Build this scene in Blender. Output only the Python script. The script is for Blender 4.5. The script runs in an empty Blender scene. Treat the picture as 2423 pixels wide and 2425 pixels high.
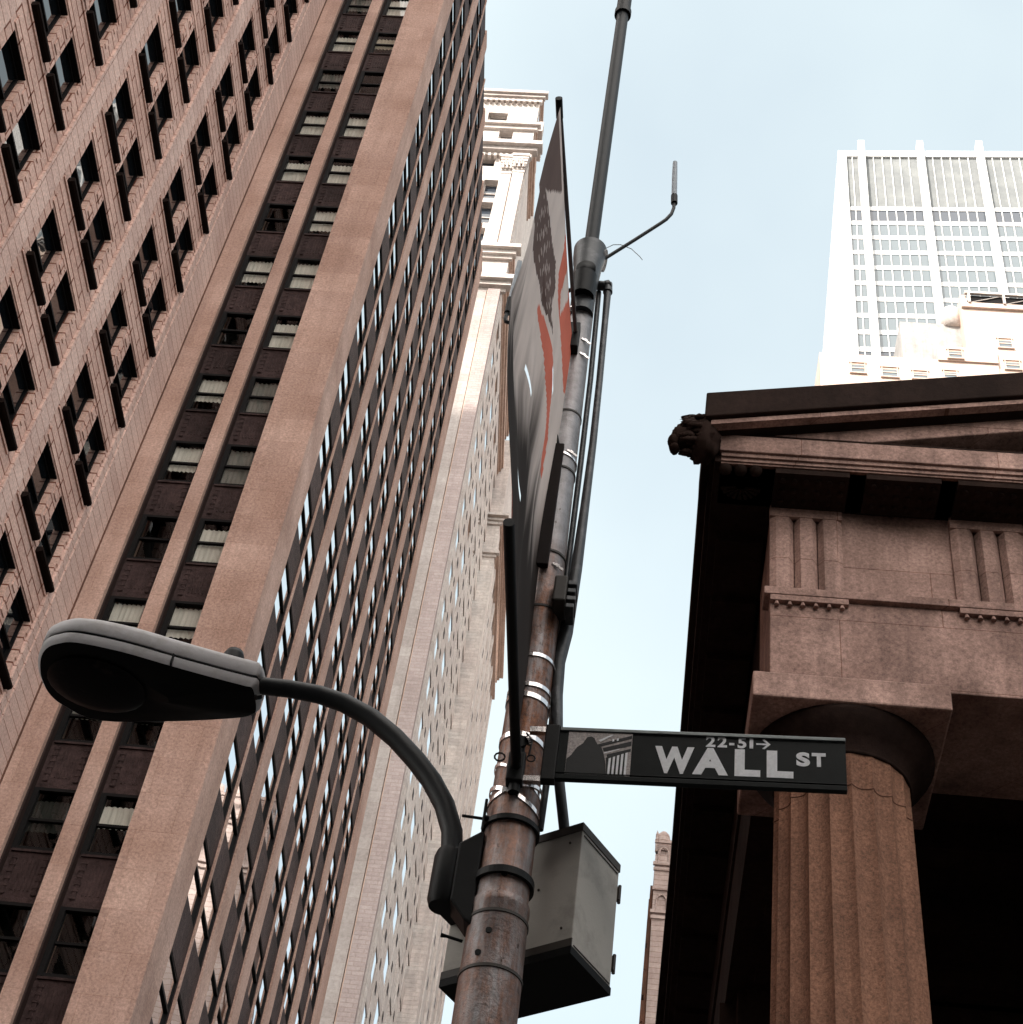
import bpy, math, random
from mathutils import Matrix, Vector
random.seed(7)
R = math.radians
sc = bpy.context.scene
C = sc.collection

# ------------------------------------------------------------------ camera
cd = bpy.data.cameras.new('camera')
cam = bpy.data.objects.new('camera', cd); C.objects.link(cam)
cd.sensor_fit = 'HORIZONTAL'; cd.sensor_width = 36.0; cd.lens = 4100.0 / 2423.0 * 36.0
cd.clip_start = 0.1; cd.clip_end = 3000
CAMZ = 1.6
def norm(v):
    return Vector(v).normalized()
_up = norm((1826.0 - 1211.5, -2524.0 - 1212.5, 4100.0))      # world up seen in camera space (x right, y down, z forward)
_a = _up.cross(Vector((0, 0, 1))).normalized(); _b = _up.cross(_a)
_yt = -0.127
_X = math.cos(_yt) * _a + math.sin(_yt) * _b
if _X.x < 0: _X = -_X
_Y = _up.cross(_X)
M = Matrix((( _X.x, -_X.y, -_X.z), (_Y.x, -_Y.y, -_Y.z), (_up.x, -_up.y, -_up.z)))
cam.matrix_world = Matrix.Translation((0, 0, CAMZ)) @ M.to_4x4()
sc.camera = cam
def pix(P):
    """pixel of a world point in the 2423 px photo, used only to decide how far the facades need windows"""
    d = Vector(P) - Vector((0, 0, CAMZ)); c = M.transposed() @ d
    if c.z > -0.1: return None
    return (1211.5 + c.x / -c.z * 4100, 1212.5 - c.y / -c.z * 4100)
def seen(P, m=260):
    p = pix(P)
    return p is not None and -m < p[0] < 2423 + m and -m < p[1] < 2425 + m

# ------------------------------------------------------------------ sky, sun, exposure
SUN_EL, SUN_AZ = 38.0, 30.0
w = bpy.data.worlds.new('World'); sc.world = w; w.use_nodes = True
nt = w.node_tree; nt.nodes.clear()
sky = nt.nodes.new('ShaderNodeTexSky'); sky.sky_type = 'NISHITA'; sky.sun_disc = False
sky.sun_elevation = R(SUN_EL); sky.sun_rotation = R(180 + SUN_AZ)
sky.air_density = 1.0; sky.dust_density = 2.0; sky.ozone_density = 1.0
tc = nt.nodes.new('ShaderNodeTexCoord'); nz = nt.nodes.new('ShaderNodeTexNoise')
nz.inputs['Scale'].default_value = 2.2; nz.inputs['Detail'].default_value = 5; nz.inputs['Roughness'].default_value = .45
mp = nt.nodes.new('ShaderNodeMapRange'); mp.inputs[1].default_value = .3; mp.inputs[2].default_value = .75
mp.inputs[3].default_value = .42; mp.inputs[4].default_value = .78
mx = nt.nodes.new('ShaderNodeMix'); mx.data_type = 'RGBA'
# thin high cloud veil, brighter and warmer round the sun (behind the viewer)
dt = nt.nodes.new('ShaderNodeVectorMath'); dt.operation = 'DOT_PRODUCT'
dt.inputs[1].default_value = (-math.sin(R(SUN_AZ)) * math.cos(R(SUN_EL)), -math.cos(R(SUN_AZ)) * math.cos(R(SUN_EL)), math.sin(R(SUN_EL)))
mb_ = nt.nodes.new('ShaderNodeMapRange'); mb_.inputs[1].default_value = .28; mb_.inputs[2].default_value = .72; mb_.interpolation_type = 'SMOOTHSTEP'
vl = nt.nodes.new('ShaderNodeMix'); vl.data_type = 'RGBA'
vl.inputs[6].default_value = (4.55, 5.1, 4.95, 1); vl.inputs[7].default_value = (24, 22.5, 20.5, 1)
nt.links.new(tc.outputs['Generated'], dt.inputs[0]); nt.links.new(dt.outputs['Value'], mb_.inputs[0]); nt.links.new(mb_.outputs[0], vl.inputs[0]); nt.links.new(vl.outputs[2], mx.inputs[7])
bg = nt.nodes.new('ShaderNodeBackground'); bg.inputs['Strength'].default_value = 0.1
wo = nt.nodes.new('ShaderNodeOutputWorld')
L = nt.links.new
L(tc.outputs['Generated'], nz.inputs['Vector']); L(nz.outputs['Fac'], mp.inputs[0]); L(mp.outputs[0], mx.inputs[0])
L(sky.outputs[0], mx.inputs[6]); L(mx.outputs[2], bg.inputs['Color']); L(bg.outputs[0], wo.inputs['Surface'])
sl = bpy.data.lights.new('sun', 'SUN'); sl.energy = 3.2; sl.angle = R(.5); sl.color = (1, .93, .84)
so = bpy.data.objects.new('sun', sl); C.objects.link(so)
sd = Vector((-math.sin(R(SUN_AZ)) * math.cos(R(SUN_EL)), -math.cos(R(SUN_AZ)) * math.cos(R(SUN_EL)), math.sin(R(SUN_EL))))
so.rotation_euler = sd.to_track_quat('Z', 'Y').to_euler(); so.location = sd * 400
sc.view_settings.view_transform = 'Standard'; sc.view_settings.look = 'None'
sc.view_settings.exposure = 1.35; sc.view_settings.gamma = 1.0
sc.render.engine = 'CYCLES'
sc.cycles.max_bounces = 6; sc.cycles.diffuse_bounces = 3; sc.cycles.glossy_bounces = 3; sc.cycles.transparent_max_bounces = 6
sc.cycles.caustics_reflective = False; sc.cycles.caustics_refractive = False

# ------------------------------------------------------------------ materials
MATS = {}
def newmat(name):
    m = bpy.data.materials.new(name); m.use_nodes = True; MATS[name] = m
    t = m.node_tree; b = t.nodes['Principled BSDF']; b.inputs['Specular IOR Level'].default_value = .25
    return m, t, b
def mixrgb(t, fac, a, b, mode='MIX'):
    n = t.nodes.new('ShaderNodeMix'); n.data_type = 'RGBA'; n.blend_type = mode
    for s, v in ((0, fac), (6, a), (7, b)):
        if hasattr(v, 'is_linked') or hasattr(v, 'links'): t.links.new(v, n.inputs[s])
        elif s == 0: n.inputs[0].default_value = v
        else: n.inputs[s].default_value = (*v, 1)
    return n.outputs[2]
def noise(t, vec, scale, detail=4, rough=.55, lo=.35, hi=.65, dist=0):
    n = t.nodes.new('ShaderNodeTexNoise'); n.inputs['Scale'].default_value = scale; n.inputs['Detail'].default_value = detail
    n.inputs['Roughness'].default_value = rough; n.inputs['Distortion'].default_value = dist
    t.links.new(vec, n.inputs['Vector'])
    r = t.nodes.new('ShaderNodeMapRange'); r.inputs[1].default_value = lo; r.inputs[2].default_value = hi
    t.links.new(n.outputs['Fac'], r.inputs[0]); return r.outputs[0]
def scaled(t, vec, s):
    n = t.nodes.new('ShaderNodeVectorMath'); n.operation = 'MULTIPLY'; n.inputs[1].default_value = s
    t.links.new(vec, n.inputs[0]); return n.outputs[0]
def stone(name, c1, c2, joints=None, jcol=(.5, .4, .35), rough=.85, grain=.3, streak=.35, gscale=9.0, patch=.35, bump=.25, jbump=.6):
    """masonry: c1/c2 tone patches, fine grain, vertical rain streaks, optional coursed joints (width, height, mortar)"""
    m, t, b = newmat(name)
    g = t.nodes.new('ShaderNodeNewGeometry'); P = g.outputs['Position']
    big = noise(t, P, patch, 5, .6)
    col = mixrgb(t, big, c1, c2)
    st = noise(t, scaled(t, P, (1.3, 1.3, .08)), 1.6, 4, .6, .45, .75)
    dk = t.nodes.new('ShaderNodeMath'); dk.operation = 'MULTIPLY'; dk.inputs[1].default_value = streak; t.links.new(st, dk.inputs[0])
    col = mixrgb(t, dk.outputs[0], col, tuple(.45 * v for v in c2))
    gr = noise(t, P, gscale, 6, .8, .25, .75)
    gm = t.nodes.new('ShaderNodeMapRange'); gm.inputs[3].default_value = 1 - grain; gm.inputs[4].default_value = 1 + grain * .6
    t.links.new(gr, gm.inputs[0])
    cc = t.nodes.new('ShaderNodeCombineColor')
    for i in range(3): t.links.new(gm.outputs[0], cc.inputs[i])
    col = mixrgb(t, 1.0, col, cc.outputs[0], 'MULTIPLY')
    bp = t.nodes.new('ShaderNodeBump'); bp.inputs['Strength'].default_value = bump; bp.inputs['Distance'].default_value = .03
    t.links.new(gr, bp.inputs['Height']); nrm = bp.outputs[0]
    if joints:
        sx = t.nodes.new('ShaderNodeSeparateXYZ'); t.links.new(P, sx.inputs[0])
        ad = t.nodes.new('ShaderNodeMath'); t.links.new(sx.outputs[0], ad.inputs[0]); t.links.new(sx.outputs[1], ad.inputs[1])
        cb = t.nodes.new('ShaderNodeCombineXYZ'); t.links.new(ad.outputs[0], cb.inputs[0]); t.links.new(sx.outputs[2], cb.inputs[1])
        bk = t.nodes.new('ShaderNodeTexBrick'); bk.inputs['Scale'].default_value = 1
        bk.inputs['Brick Width'].default_value = joints[0]; bk.inputs['Row Height'].default_value = joints[1]
        bk.inputs['Mortar Size'].default_value = joints[2]; bk.inputs['Mortar Smooth'].default_value = .2
        bk.inputs['Color1'].default_value = (1, 1, 1, 1); bk.inputs['Color2'].default_value = (.86, .84, .84, 1)
        bk.inputs['Mortar'].default_value = (*jcol, 1)
        t.links.new(cb.outputs[0], bk.inputs['Vector'])
        col = mixrgb(t, 1.0, col, bk.outputs['Color'], 'MULTIPLY')
        b2 = t.nodes.new('ShaderNodeBump'); b2.inputs['Strength'].default_value = jbump; b2.inputs['Distance'].default_value = .03; b2.invert = True
        t.links.new(bk.outputs['Fac'], b2.inputs['Height']); t.links.new(nrm, b2.inputs['Normal']); nrm = b2.outputs[0]
    t.links.new(col, b.inputs['Base Color']); t.links.new(nrm, b.inputs['Normal']); b.inputs['Roughness'].default_value = rough
    return m
def plain(name, col, rough=.6, metal=0, grain=.15, gscale=14, spec=.3, col2=None, pscale=3, lo=.5, hi=.7):
    m, t, b = newmat(name)
    tcn = t.nodes.new('ShaderNodeTexCoord'); P = tcn.outputs['Object']
    c = col
    if col2: c = mixrgb(t, noise(t, P, pscale, 6, .65, lo, hi), col, col2)
    gr = noise(t, P, gscale, 5, .7, .3, .7)
    c = mixrgb(t, gr, c if col2 else tuple(v * (1 - grain) for v in col), c if col2 else tuple(min(1, v * (1 + grain)) for v in col))
    t.links.new(c, b.inputs['Base Color']); b.inputs['Roughness'].default_value = rough
    b.inputs['Metallic'].default_value = metal; b.inputs['Specular IOR Level'].default_value = spec
    bp = t.nodes.new('ShaderNodeBump'); bp.inputs['Strength'].default_value = .12; bp.inputs['Distance'].default_value = .004
    t.links.new(gr, bp.inputs['Height']); t.links.new(bp.outputs[0], b.inputs['Normal'])
    return m
def window_glass(name, tint, ior=1.9, wav=.02):
    """dark room behind reflecting glass"""
    m, t, b = newmat(name)
    b.inputs['Base Color'].default_value = (*tint, 1); b.inputs['Roughness'].default_value = .02
    b.inputs['IOR'].default_value = ior; b.inputs['Specular IOR Level'].default_value = .5
    g = t.nodes.new('ShaderNodeNewGeometry')
    n = t.nodes.new('ShaderNodeTexNoise'); n.inputs['Scale'].default_value = .9; t.links.new(g.outputs['Position'], n.inputs['Vector'])
    bp = t.nodes.new('ShaderNodeBump'); bp.inputs['Strength'].default_value = wav; bp.inputs['Distance'].default_value = .3
    t.links.new(n.outputs['Fac'], bp.inputs['Height']); t.links.new(bp.outputs[0], b.inputs['Normal'])
    return m
def clear_glass(name):
    m, t, b = newmat(name); t.nodes.remove(b)
    tr = t.nodes.new('ShaderNodeBsdfTransparent'); tr.inputs[0].default_value = (.9, .9, .88, 1)
    gl = t.nodes.new('ShaderNodeBsdfGlossy'); gl.inputs['Roughness'].default_value = .02
    fr = t.nodes.new('ShaderNodeFresnel'); fr.inputs[0].default_value = 1.5
    ms = t.nodes.new('ShaderNodeMixShader'); g = t.nodes.new('ShaderNodeNewGeometry')
    iv = t.nodes.new('ShaderNodeMath'); iv.operation = 'SUBTRACT'; iv.inputs[0].default_value = 1; t.links.new(g.outputs['Backfacing'], iv.inputs[1])
    ml = t.nodes.new('ShaderNodeMath'); ml.operation = 'MULTIPLY'; t.links.new(fr.outputs[0], ml.inputs[0]); t.links.new(iv.outputs[0], ml.inputs[1])
    t.links.new(ml.outputs[0], ms.inputs[0]); t.links.new(tr.outputs[0], ms.inputs[1]); t.links.new(gl.outputs[0], ms.inputs[2])
    t.links.new(ms.outputs[0], t.nodes['Material Output'].inputs['Surface']); return m
def curtain_mat(name, col):
    m, t, b = newmat(name)
    g = t.nodes.new('ShaderNodeNewGeometry')
    wv = noise(t, scaled(t, g.outputs['Position'], (9, 9, .25)), 1.0, 3, .6, .3, .7)
    c = mixrgb(t, wv, tuple(v * .72 for v in col), col)
    t.links.new(c, b.inputs['Base Color']); b.inputs['Roughness'].default_value = 1; return m

PINK = stone('pink_coursed_stone', (.74, .485, .40), (.62, .38, .305), joints=(1.5, .467, .03), jcol=(.30, .16, .12), streak=.25, gscale=12, grain=.55)
PINKP = stone('pink_smooth_stone', (.76, .53, .45), (.66, .44, .37), joints=(60., .467, .016), jcol=(.45, .32, .28), streak=.2, gscale=12, grain=.5)
TOWER = stone('tower_limestone', (.57, .38, .31), (.43, .265, .205), joints=(1.9, 1.24, .008), jcol=(.8, .74, .7), streak=.3, gscale=12, grain=.6)
REVEAL = stone('dark_brown_stone', (.16, .07, .045), (.09, .045, .03), streak=.3)  # plain dark brown tone for drum seams, side bays and the corner strip
SPANDREL = stone('bronze_spandrel', (.068, .042, .040), (.030, .018, .017), rough=.6, streak=.2, gscale=4, grain=.75, bump=.8)
SPANDREL.node_tree.nodes['Principled BSDF'].inputs['Specular IOR Level'].default_value = .06
BRONZE = plain('dark_bronze_frame', (.007, .006, .006), .6, spec=.08)
BRONZE2 = plain('brown_metal_trim', (.030, .018, .016), .6, spec=.1)
SILL = plain('dark_brown_sill', (.009, .005, .004), .8, spec=.05)
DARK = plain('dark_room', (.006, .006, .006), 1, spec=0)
GLASS1 = window_glass('shaded_window_glass', (.004, .005, .006), 1.9)
GLASS3 = window_glass('sky_reflecting_glass', (.86, .90, .92), 1.5, .006); GLASS3.node_tree.nodes['Principled BSDF'].inputs['Metallic'].default_value = 1
CLEAR = clear_glass('clear_window_glass')
CURT = curtain_mat('white_curtain', (.74, .70, .66)); CURT2 = curtain_mat('grey_curtain', (.22, .21, .2)); CURTW = curtain_mat('warm_blind', (.52, .46, .38)); CURT3 = curtain_mat('dim_curtain', (.03, .03, .028))
WHITE = stone('white_limestone', (.64, .585, .55), (.57, .51, .47), joints=(2.4, .9, .012), jcol=(.8, .72, .66), streak=.15, gscale=3)
WHITESIDE = stone('pale_side_stone', (.74, .67, .62), (.62, .54, .50), joints=(1.6, .35, .02), jcol=(.82, .78, .75), streak=.35, gscale=3, patch=.09)
STRIPG = stone('grey_stone_strip', (.45, .41, .39), (.37, .33, .31), joints=(2.4, .9, .012), jcol=(.8, .75, .72), streak=.3, gscale=4)
PALEP = stone('pale_pink_brick', (.44, .37, .355), (.38, .315, .30), joints=(.9, .3, .03), jcol=(.85, .8, .78), streak=.2)
PINKSIDE = stone('dull_pink_brick', (.42, .31, .28), (.36, .26, .235), joints=(.9, .3, .03), jcol=(.8, .75, .72), streak=.3)
BROWNC = stone('brown_trim_and_shade', (.64, .48, .40), (.52, .37, .30), streak=.4)  # brown side cornices paint the unlit side; also groove and blind boxes
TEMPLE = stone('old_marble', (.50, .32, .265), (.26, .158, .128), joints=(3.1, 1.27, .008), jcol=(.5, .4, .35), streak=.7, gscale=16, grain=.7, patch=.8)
TEMPLED = stone('dark_shaded_marble', (.034, .020, .016), (.018, .011, .009), streak=.5, gscale=9, grain=.4)  # near-black marble copy: shade painted on soffits, recesses and the side
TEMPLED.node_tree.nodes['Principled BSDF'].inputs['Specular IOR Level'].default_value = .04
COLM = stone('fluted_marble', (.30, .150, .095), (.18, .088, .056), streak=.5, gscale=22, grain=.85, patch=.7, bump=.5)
CHW = stone('white_metal_panel', (.60, .60, .60), (.56, .56, .56), streak=.05, grain=.05, bump=.02, gscale=2)
CHG = window_glass('pale_tower_glass', (.10, .125, .14), 1.5, .01)
CHG2 = window_glass('grey_tower_glass', (.04, .05, .065), 1.5, .01)
CHP = stone('grey_louvre_panel', (.20, .21, .21), (.15, .16, .165), streak=.1, grain=.08, bump=.02, gscale=2)
CREAM = stone('cream_stone', (.60, .47, .40), (.53, .41, .345), streak=.1, gscale=2, grain=.12)
GREYC = stone('grey_render', (.38, .37, .36), (.31, .30, .29), streak=.4, gscale=1.5)
GOTH = stone('grey_pink_stone', (.52, .43, .40), (.43, .345, .32), joints=(3, .5, .02), streak=.3, gscale=3)
ASPH = stone('asphalt', (.05, .05, .052), (.04, .04, .042), streak=0, gscale=30)
PAVE = stone('pavement_concrete', (.17, .165, .155), (.12, .115, .11), joints=(1.5, 1.5, .02), streak=0, gscale=20)
KERB = stone('granite_kerb', (.32, .31, .3), (.26, .25, .24), streak=0)
STEEL = plain('shiny_steel_band', (.75, .70, .68), .22, 1.0, grain=.1)
LAMPG = plain('lamp_grey_paint', (.46, .44, .445), .6, 0, grain=.2, gscale=40, col2=(.34, .315, .30), pscale=7)
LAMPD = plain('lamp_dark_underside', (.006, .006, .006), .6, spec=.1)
LENS = plain('dusty_lamp_lens', (.006, .005, .005), .35, 0, spec=.08, col2=(.03, .02, .017), pscale=9, lo=.6, hi=.75)
ARMM = plain('dark_grey_arm', (.010, .011, .012), .5, 0, grain=.1)
BLACKM = plain('black_metal', (.006, .006, .006), .5, spec=.15)
BOXM = plain('cabinet_grey_paint', (.44, .41, .37), .65, 0, grain=.3, gscale=90, col2=(.25, .225, .20), pscale=6, lo=.5, hi=.8)
BOXD = plain('cabinet_dark_edge', (.05, .042, .036), .6)
CONDM = plain('dark_conduit', (.05, .053, .056), .42, .3, col2=(.11, .11, .115), pscale=12)
PIPEM = plain('grey_pipe', (.022, .025, .027), .5, 0, spec=.15, col2=(.02, .022, .024), pscale=6)
ANTW = plain('pale_antenna_tube', (.36, .40, .44), .45)
WIREM = plain('pale_wire', (.35, .37, .38), .5)
SIGNK = plain('black_sign_face', (.004, .006, .006), .38, 0, grain=.25, gscale=8, spec=.08)
SIGNW = plain('grey_white_lettering', (.84, .84, .86), .6, 0, grain=.1, gscale=60)
SIGNP = plain('printed_photo_grey', (.42, .37, .355), .6, 0, grain=.5, gscale=120)
SIGNB = plain('printed_photo_black', (.012, .012, .012), .6)
SIGNE = plain('sign_metal_edge', (.10, .11, .11), .3, .6)
BOXBK = plain('brown_black_bar', (.012, .007, .006), .7, spec=.1)
def pole_mat():
    m, t, b = newmat('rusty_galvanized_pole')
    g = t.nodes.new('ShaderNodeNewGeometry'); P = g.outputs['Position']
    base = mixrgb(t, noise(t, P, 9, 6, .7), (.34, .325, .33), (.19, .18, .18))
    sx = t.nodes.new('ShaderNodeSeparateXYZ'); t.links.new(P, sx.inputs[0])
    hz = t.nodes.new('ShaderNodeMapRange'); hz.inputs[1].default_value = 7.3; hz.inputs[2].default_value = 6.7; t.links.new(sx.outputs[2], hz.inputs[0])
    hz2 = t.nodes.new('ShaderNodeMapRange'); hz2.inputs[1].default_value = 5.75; hz2.inputs[2].default_value = 5.62; hz2.inputs[3].default_value = 1; hz2.inputs[4].default_value = .8; t.links.new(sx.outputs[2], hz2.inputs[0])
    mm = t.nodes.new('ShaderNodeMath'); mm.operation = 'MULTIPLY'; t.links.new(hz.outputs[0], mm.inputs[0]); t.links.new(hz2.outputs[0], mm.inputs[1])
    rn = noise(t, scaled(t, P, (10, 10, 1.6)), 1.5, 8, .75, .34, .56)
    m2 = t.nodes.new('ShaderNodeMath'); m2.operation = 'MULTIPLY'; t.links.new(mm.outputs[0], m2.inputs[0]); t.links.new(rn, m2.inputs[1])
    rust = mixrgb(t, noise(t, P, 40, 6, .8), (.24, .095, .045), (.06, .026, .016))
    col = mixrgb(t, m2.outputs[0], base, rust)
    sp = noise(t, scaled(t, P, (14, 14, 6)), 1.6, 6, .7, .63, .68)
    col = mixrgb(t, sp, col, (.05, .03, .022))
    t.links.new(col, b.inputs['Base Color']); b.inputs['Roughness'].default_value = .42; b.inputs['Metallic'].default_value = .45
    bp = t.nodes.new('ShaderNodeBump'); bp.inputs['Strength'].default_value = .3; bp.inputs['Distance'].default_value = .004
    t.links.new(noise(t, P, 60, 5, .7), bp.inputs['Height']); t.links.new(bp.outputs[0], b.inputs['Normal'])
    return m
POLEM = pole_mat()

# ------------------------------------------------------------------ mesh helpers
class MB:
    def __init__(s, T=None): s.v = []; s.f = []; s.mi = []; s.T = T; s.m = 0; s.sm = []
    def add(s, vs, fs, smooth=False):
        o = len(s.v)
        s.v += [(s.T @ Vector(p)) if s.T else Vector(p) for p in vs]
        for f in fs: s.f.append([i + o for i in f]); s.mi.append(s.m); s.sm.append(smooth)
        return s
    def box(s, x0, x1, y0, y1, z0, z1):
        return s.add([(x, y, z) for z in (z0, z1) for y in (y0, y1) for x in (x0, x1)],
                     [(0, 2, 3, 1), (4, 5, 7, 6), (0, 1, 5, 4), (2, 6, 7, 3), (0, 4, 6, 2), (1, 3, 7, 5)])
    def prism(s, poly, axis, a0, a1):
        """extrude a 2D polygon along an axis: poly holds the other two coordinates in x,y,z order"""
        n = len(poly)
        def P(p, a): return {0: (a, p[0], p[1]), 1: (p[0], a, p[1]), 2: (p[0], p[1], a)}[axis]
        vs = [P(p, a0) for p in poly] + [P(p, a1) for p in poly]
        return s.add(vs, [list(range(n))[::-1], list(range(n, 2 * n))] + [(i, (i + 1) % n, n + (i + 1) % n, n + i) for i in range(n)])
    def tube(s, pts, rad, n=16, cap=True):
        pts = [Vector(p) for p in pts]; rad = rad if isinstance(rad, (list, tuple)) else [rad] * len(pts)
        vs = []; ref = None
        for i, p in enumerate(pts):
            d = (pts[min(i + 1, len(pts) - 1)] - pts[max(i - 1, 0)]).normalized()
            if ref is None: ref = Vector((1, 0, 0)) if abs(d.x) < .9 else Vector((0, 1, 0))
            a = (ref - d * ref.dot(d)).normalized(); b = d.cross(a); ref = a
            vs += [p + rad[i] * (math.cos(2 * math.pi * k / n) * a + math.sin(2 * math.pi * k / n) * b) for k in range(n)]
        fs = [(i * n + k, i * n + (k + 1) % n, (i + 1) * n + (k + 1) % n, (i + 1) * n + k) for i in range(len(pts) - 1) for k in range(n)]
        s.add(vs, fs, True)
        if cap: s.add([vs[k] for k in range(n)], [list(range(n))[::-1]]); s.add(vs[-n:], [list(range(n))])
        return s
    def lathe(s, x, y, prof, n=32):
        vs = [(x + r * math.cos(2 * math.pi * k / n), y + r * math.sin(2 * math.pi * k / n), z) for r, z in prof for k in range(n)]
        return s.add(vs, [(i * n + k, i * n + (k + 1) % n, (i + 1) * n + (k + 1) % n, (i + 1) * n + k) for i in range(len(prof) - 1) for k in range(n)], True)
    def build(s, name, mat, parent=None, kind=None, bevel=0):
        me = bpy.data.meshes.new(name)
        o0 = parent_world(parent)
        me.from_pydata([tuple(p - o0) for p in s.v], [], s.f)
        for m in (mat if isinstance(mat, (list, tuple)) else [mat]): me.materials.append(m)
        for p, mi, sm in zip(me.polygons, s.mi, s.sm): p.material_index = mi; p.use_smooth = sm
        me.update()
        ob = bpy.data.objects.new(name, me); C.objects.link(ob)
        if parent: ob.parent = parent
        if kind: ob['kind'] = kind
        if bevel:
            b = ob.modifiers.new('bevel', 'BEVEL'); b.width = bevel; b.segments = 2; b.limit_method = 'ANGLE'; b.angle_limit = R(40)
        return ob
def parent_world(p):
    v = Vector((0, 0, 0))
    while p: v += p.location; p = p.parent
    return v
def thing(name, label, cat, loc=(0, 0, 0), group=None):
    o = bpy.data.objects.new(name, None); C.objects.link(o); o.location = loc
    o['label'] = label; o['category'] = cat
    if group: o['group'] = group
    return o
def place(name, me, parent, loc, mat=None):
    """an object sharing mesh data, put at a world place under its parent"""
    o = bpy.data.objects.new(name, me); C.objects.link(o); o.parent = parent
    o.location = Vector(loc) - parent_world(parent); return o
def meshdata(mb, mat, name):
    o = mb.build(name, mat); me = o.data; bpy.data.objects.remove(o); return me

# ------------------------------------------------------------------ ground
MB().box(-400, 400, -400, 500, -.3, 0).build('ground', ASPH, kind='structure')
MB().box(-17.2, -13.5, -30, 36.8, .0, .14).box(-11.7, -9.0, 37, 130, 0, .14).box(-17.2, -11.7, 33.5, 36.99, .14, .142).build('pavement', PAVE, kind='structure')
MB().box(-1.5, 30, 4.2, 14, .0, .14).build('pavement', PAVE, kind='structure')
MB().box(-1.68, -1.5, 4.2, 14, 0, .15).box(-1.68, 30, 4.02, 4.2, 0, .15).box(-13.5, -13.35, -30, 33.5, 0, .15).build('kerb', KERB, kind='structure')

# ================================================================== coursed pink stone block (receding facade at far left)
X1 = -17.4
A = thing('stone_office_block', 'pink coursed stone block with rows of deep black windows and dark sills, upper left', 'building', (-24, 24, 0))
cols = []
for p in range(-1, 3): cols += [(20.72 + 5.34 * p, 22.17 + 5.34 * p), (22.80 + 5.34 * p, 24.24 + 5.34 * p)]
cols = [(a, b) for a, b in cols if a > 14]
TOP1 = 96.0
def ztop1(k): return 37.53 + 3.735 * k
mb = MB(); wins1 = []
edges = [8.0] + [e for c in cols for e in c] + [36.985]
for i in range(0, len(edges), 2): mb.box(X1 - .6, X1, edges[i], edges[i + 1], 0, TOP1)
for (a, b) in cols:
    z = 0.0
    for k in range(-5, 14):
        t = ztop1(k); bt = t - 2.22
        if bt < 6 or t > TOP1 - 2 or not seen((X1, (a + b) / 2, t), 330): continue
        if bt > z: mb.box(X1 - .6, X1, a, b, z, bt)
        z = t; wins1.append(((a + b) / 2, bt))
    mb.box(X1 - .6, X1, a, b, z, TOP1)
# quoin strips: raised blocks either side of each window pair and thin lintel lines
for p in range(-1, 3):
    ya = 20.72 + 5.34 * p; yb = 24.24 + 5.34 * p
    for k in range(-4, 13):
        t = ztop1(k)
        if t > TOP1 - 4: continue
        mb.box(X1 - .01, X1 + .035, ya - .18, yb + .12, t + .06, t + .42)
        mb.box(X1 - .01, X1 + .045, ya - .3, yb + .14, t + 1.12, t + 1.22)
        for j in range(3): mb.box(X1 - .01, X1 + .03, yb + .002, yb + .16, t - .45 - j * .934, t - .05 - j * .934 + .002)
        for j in range(3): mb.box(X1 - .01, X1 + .03, ya + 1.46 + .14, ya + 2.08 - .14, t - .47 - j * .934, t - .02 - j * .934)
mb.build('wall', PINK, A)
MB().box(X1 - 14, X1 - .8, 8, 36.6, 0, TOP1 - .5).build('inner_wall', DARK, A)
# plain raised bands and mouldings between window pairs
for p in range(-1, 3):
    y0 = 24.24 + 5.34 * p + .42
    MB().box(X1, X1 + .05, y0 + .32, y0 + .98, 0, TOP1).build('plain_pier', PINKP, A)
    MB().box(X1, X1 + .10, y0 + .13, y0 + .22, 0, TOP1).build('moulding', PINKP, A)
MB().box(X1, X1 + .06, 35.25, 36.99, 0, TOP1).box(X1, X1 + .10, 35.05, 35.16, 0, TOP1).build('plain_pier', PINKP, A)
W1, H1 = 1.44, 2.22
fr = MB()
fr.box(-.60, -.19, -W1/2, -W1/2 + .07, 0, H1 - .03).box(-.60, -.19, W1/2 - .07, W1/2, 0, H1 - .03).box(-.60, -.19, -W1/2 + .07, W1/2 - .07, H1 - .1, H1 - .03)
fr.box(-.60, -.19, -W1/2 + .07, W1/2 - .07, 0, .08).box(-.50, -.20, -W1/2 + .07, W1/2 - .07, 1.08, 1.15)
fr.box(-.60, -.015, -W1/2, W1/2, H1 - .028, H1 - .001).box(-.27, -.02, -W1/2, W1/2, -.001, .02)  # dark head sheet spans the soffit, painting its shade
frm = meshdata(fr, BRONZE, 'window')
pnm = meshdata(MB().box(-.32, -.30, -W1/2 + .07, W1/2 - .07, .08, 1.08).box(-.26, -.24, -W1/2 + .07, W1/2 - .07, 1.15, H1 - .1), GLASS1, 'pane')
slm = meshdata(MB().prism([(-.26, -.02), (.17, -.02), (.21, -.06), (.21, -.16), (.15, -.2), (.02, -.24), (-.2, -.24)], 1, -W1/2 - .05, W1/2 + .17), SILL, 'sill')
wins1 = [w_ for w_ in wins1]
wins1.sort(key=lambda q: (Vector((X1, q[0], q[1])) - Vector((0, 0, 1.6))).length)
for (y, z) in wins1:
    wd = place('window', frm, A, (X1, y, z))
    place('pane', pnm, wd, (X1, y, z)); place('sill', slm, wd, (X1, y, z))

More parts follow.
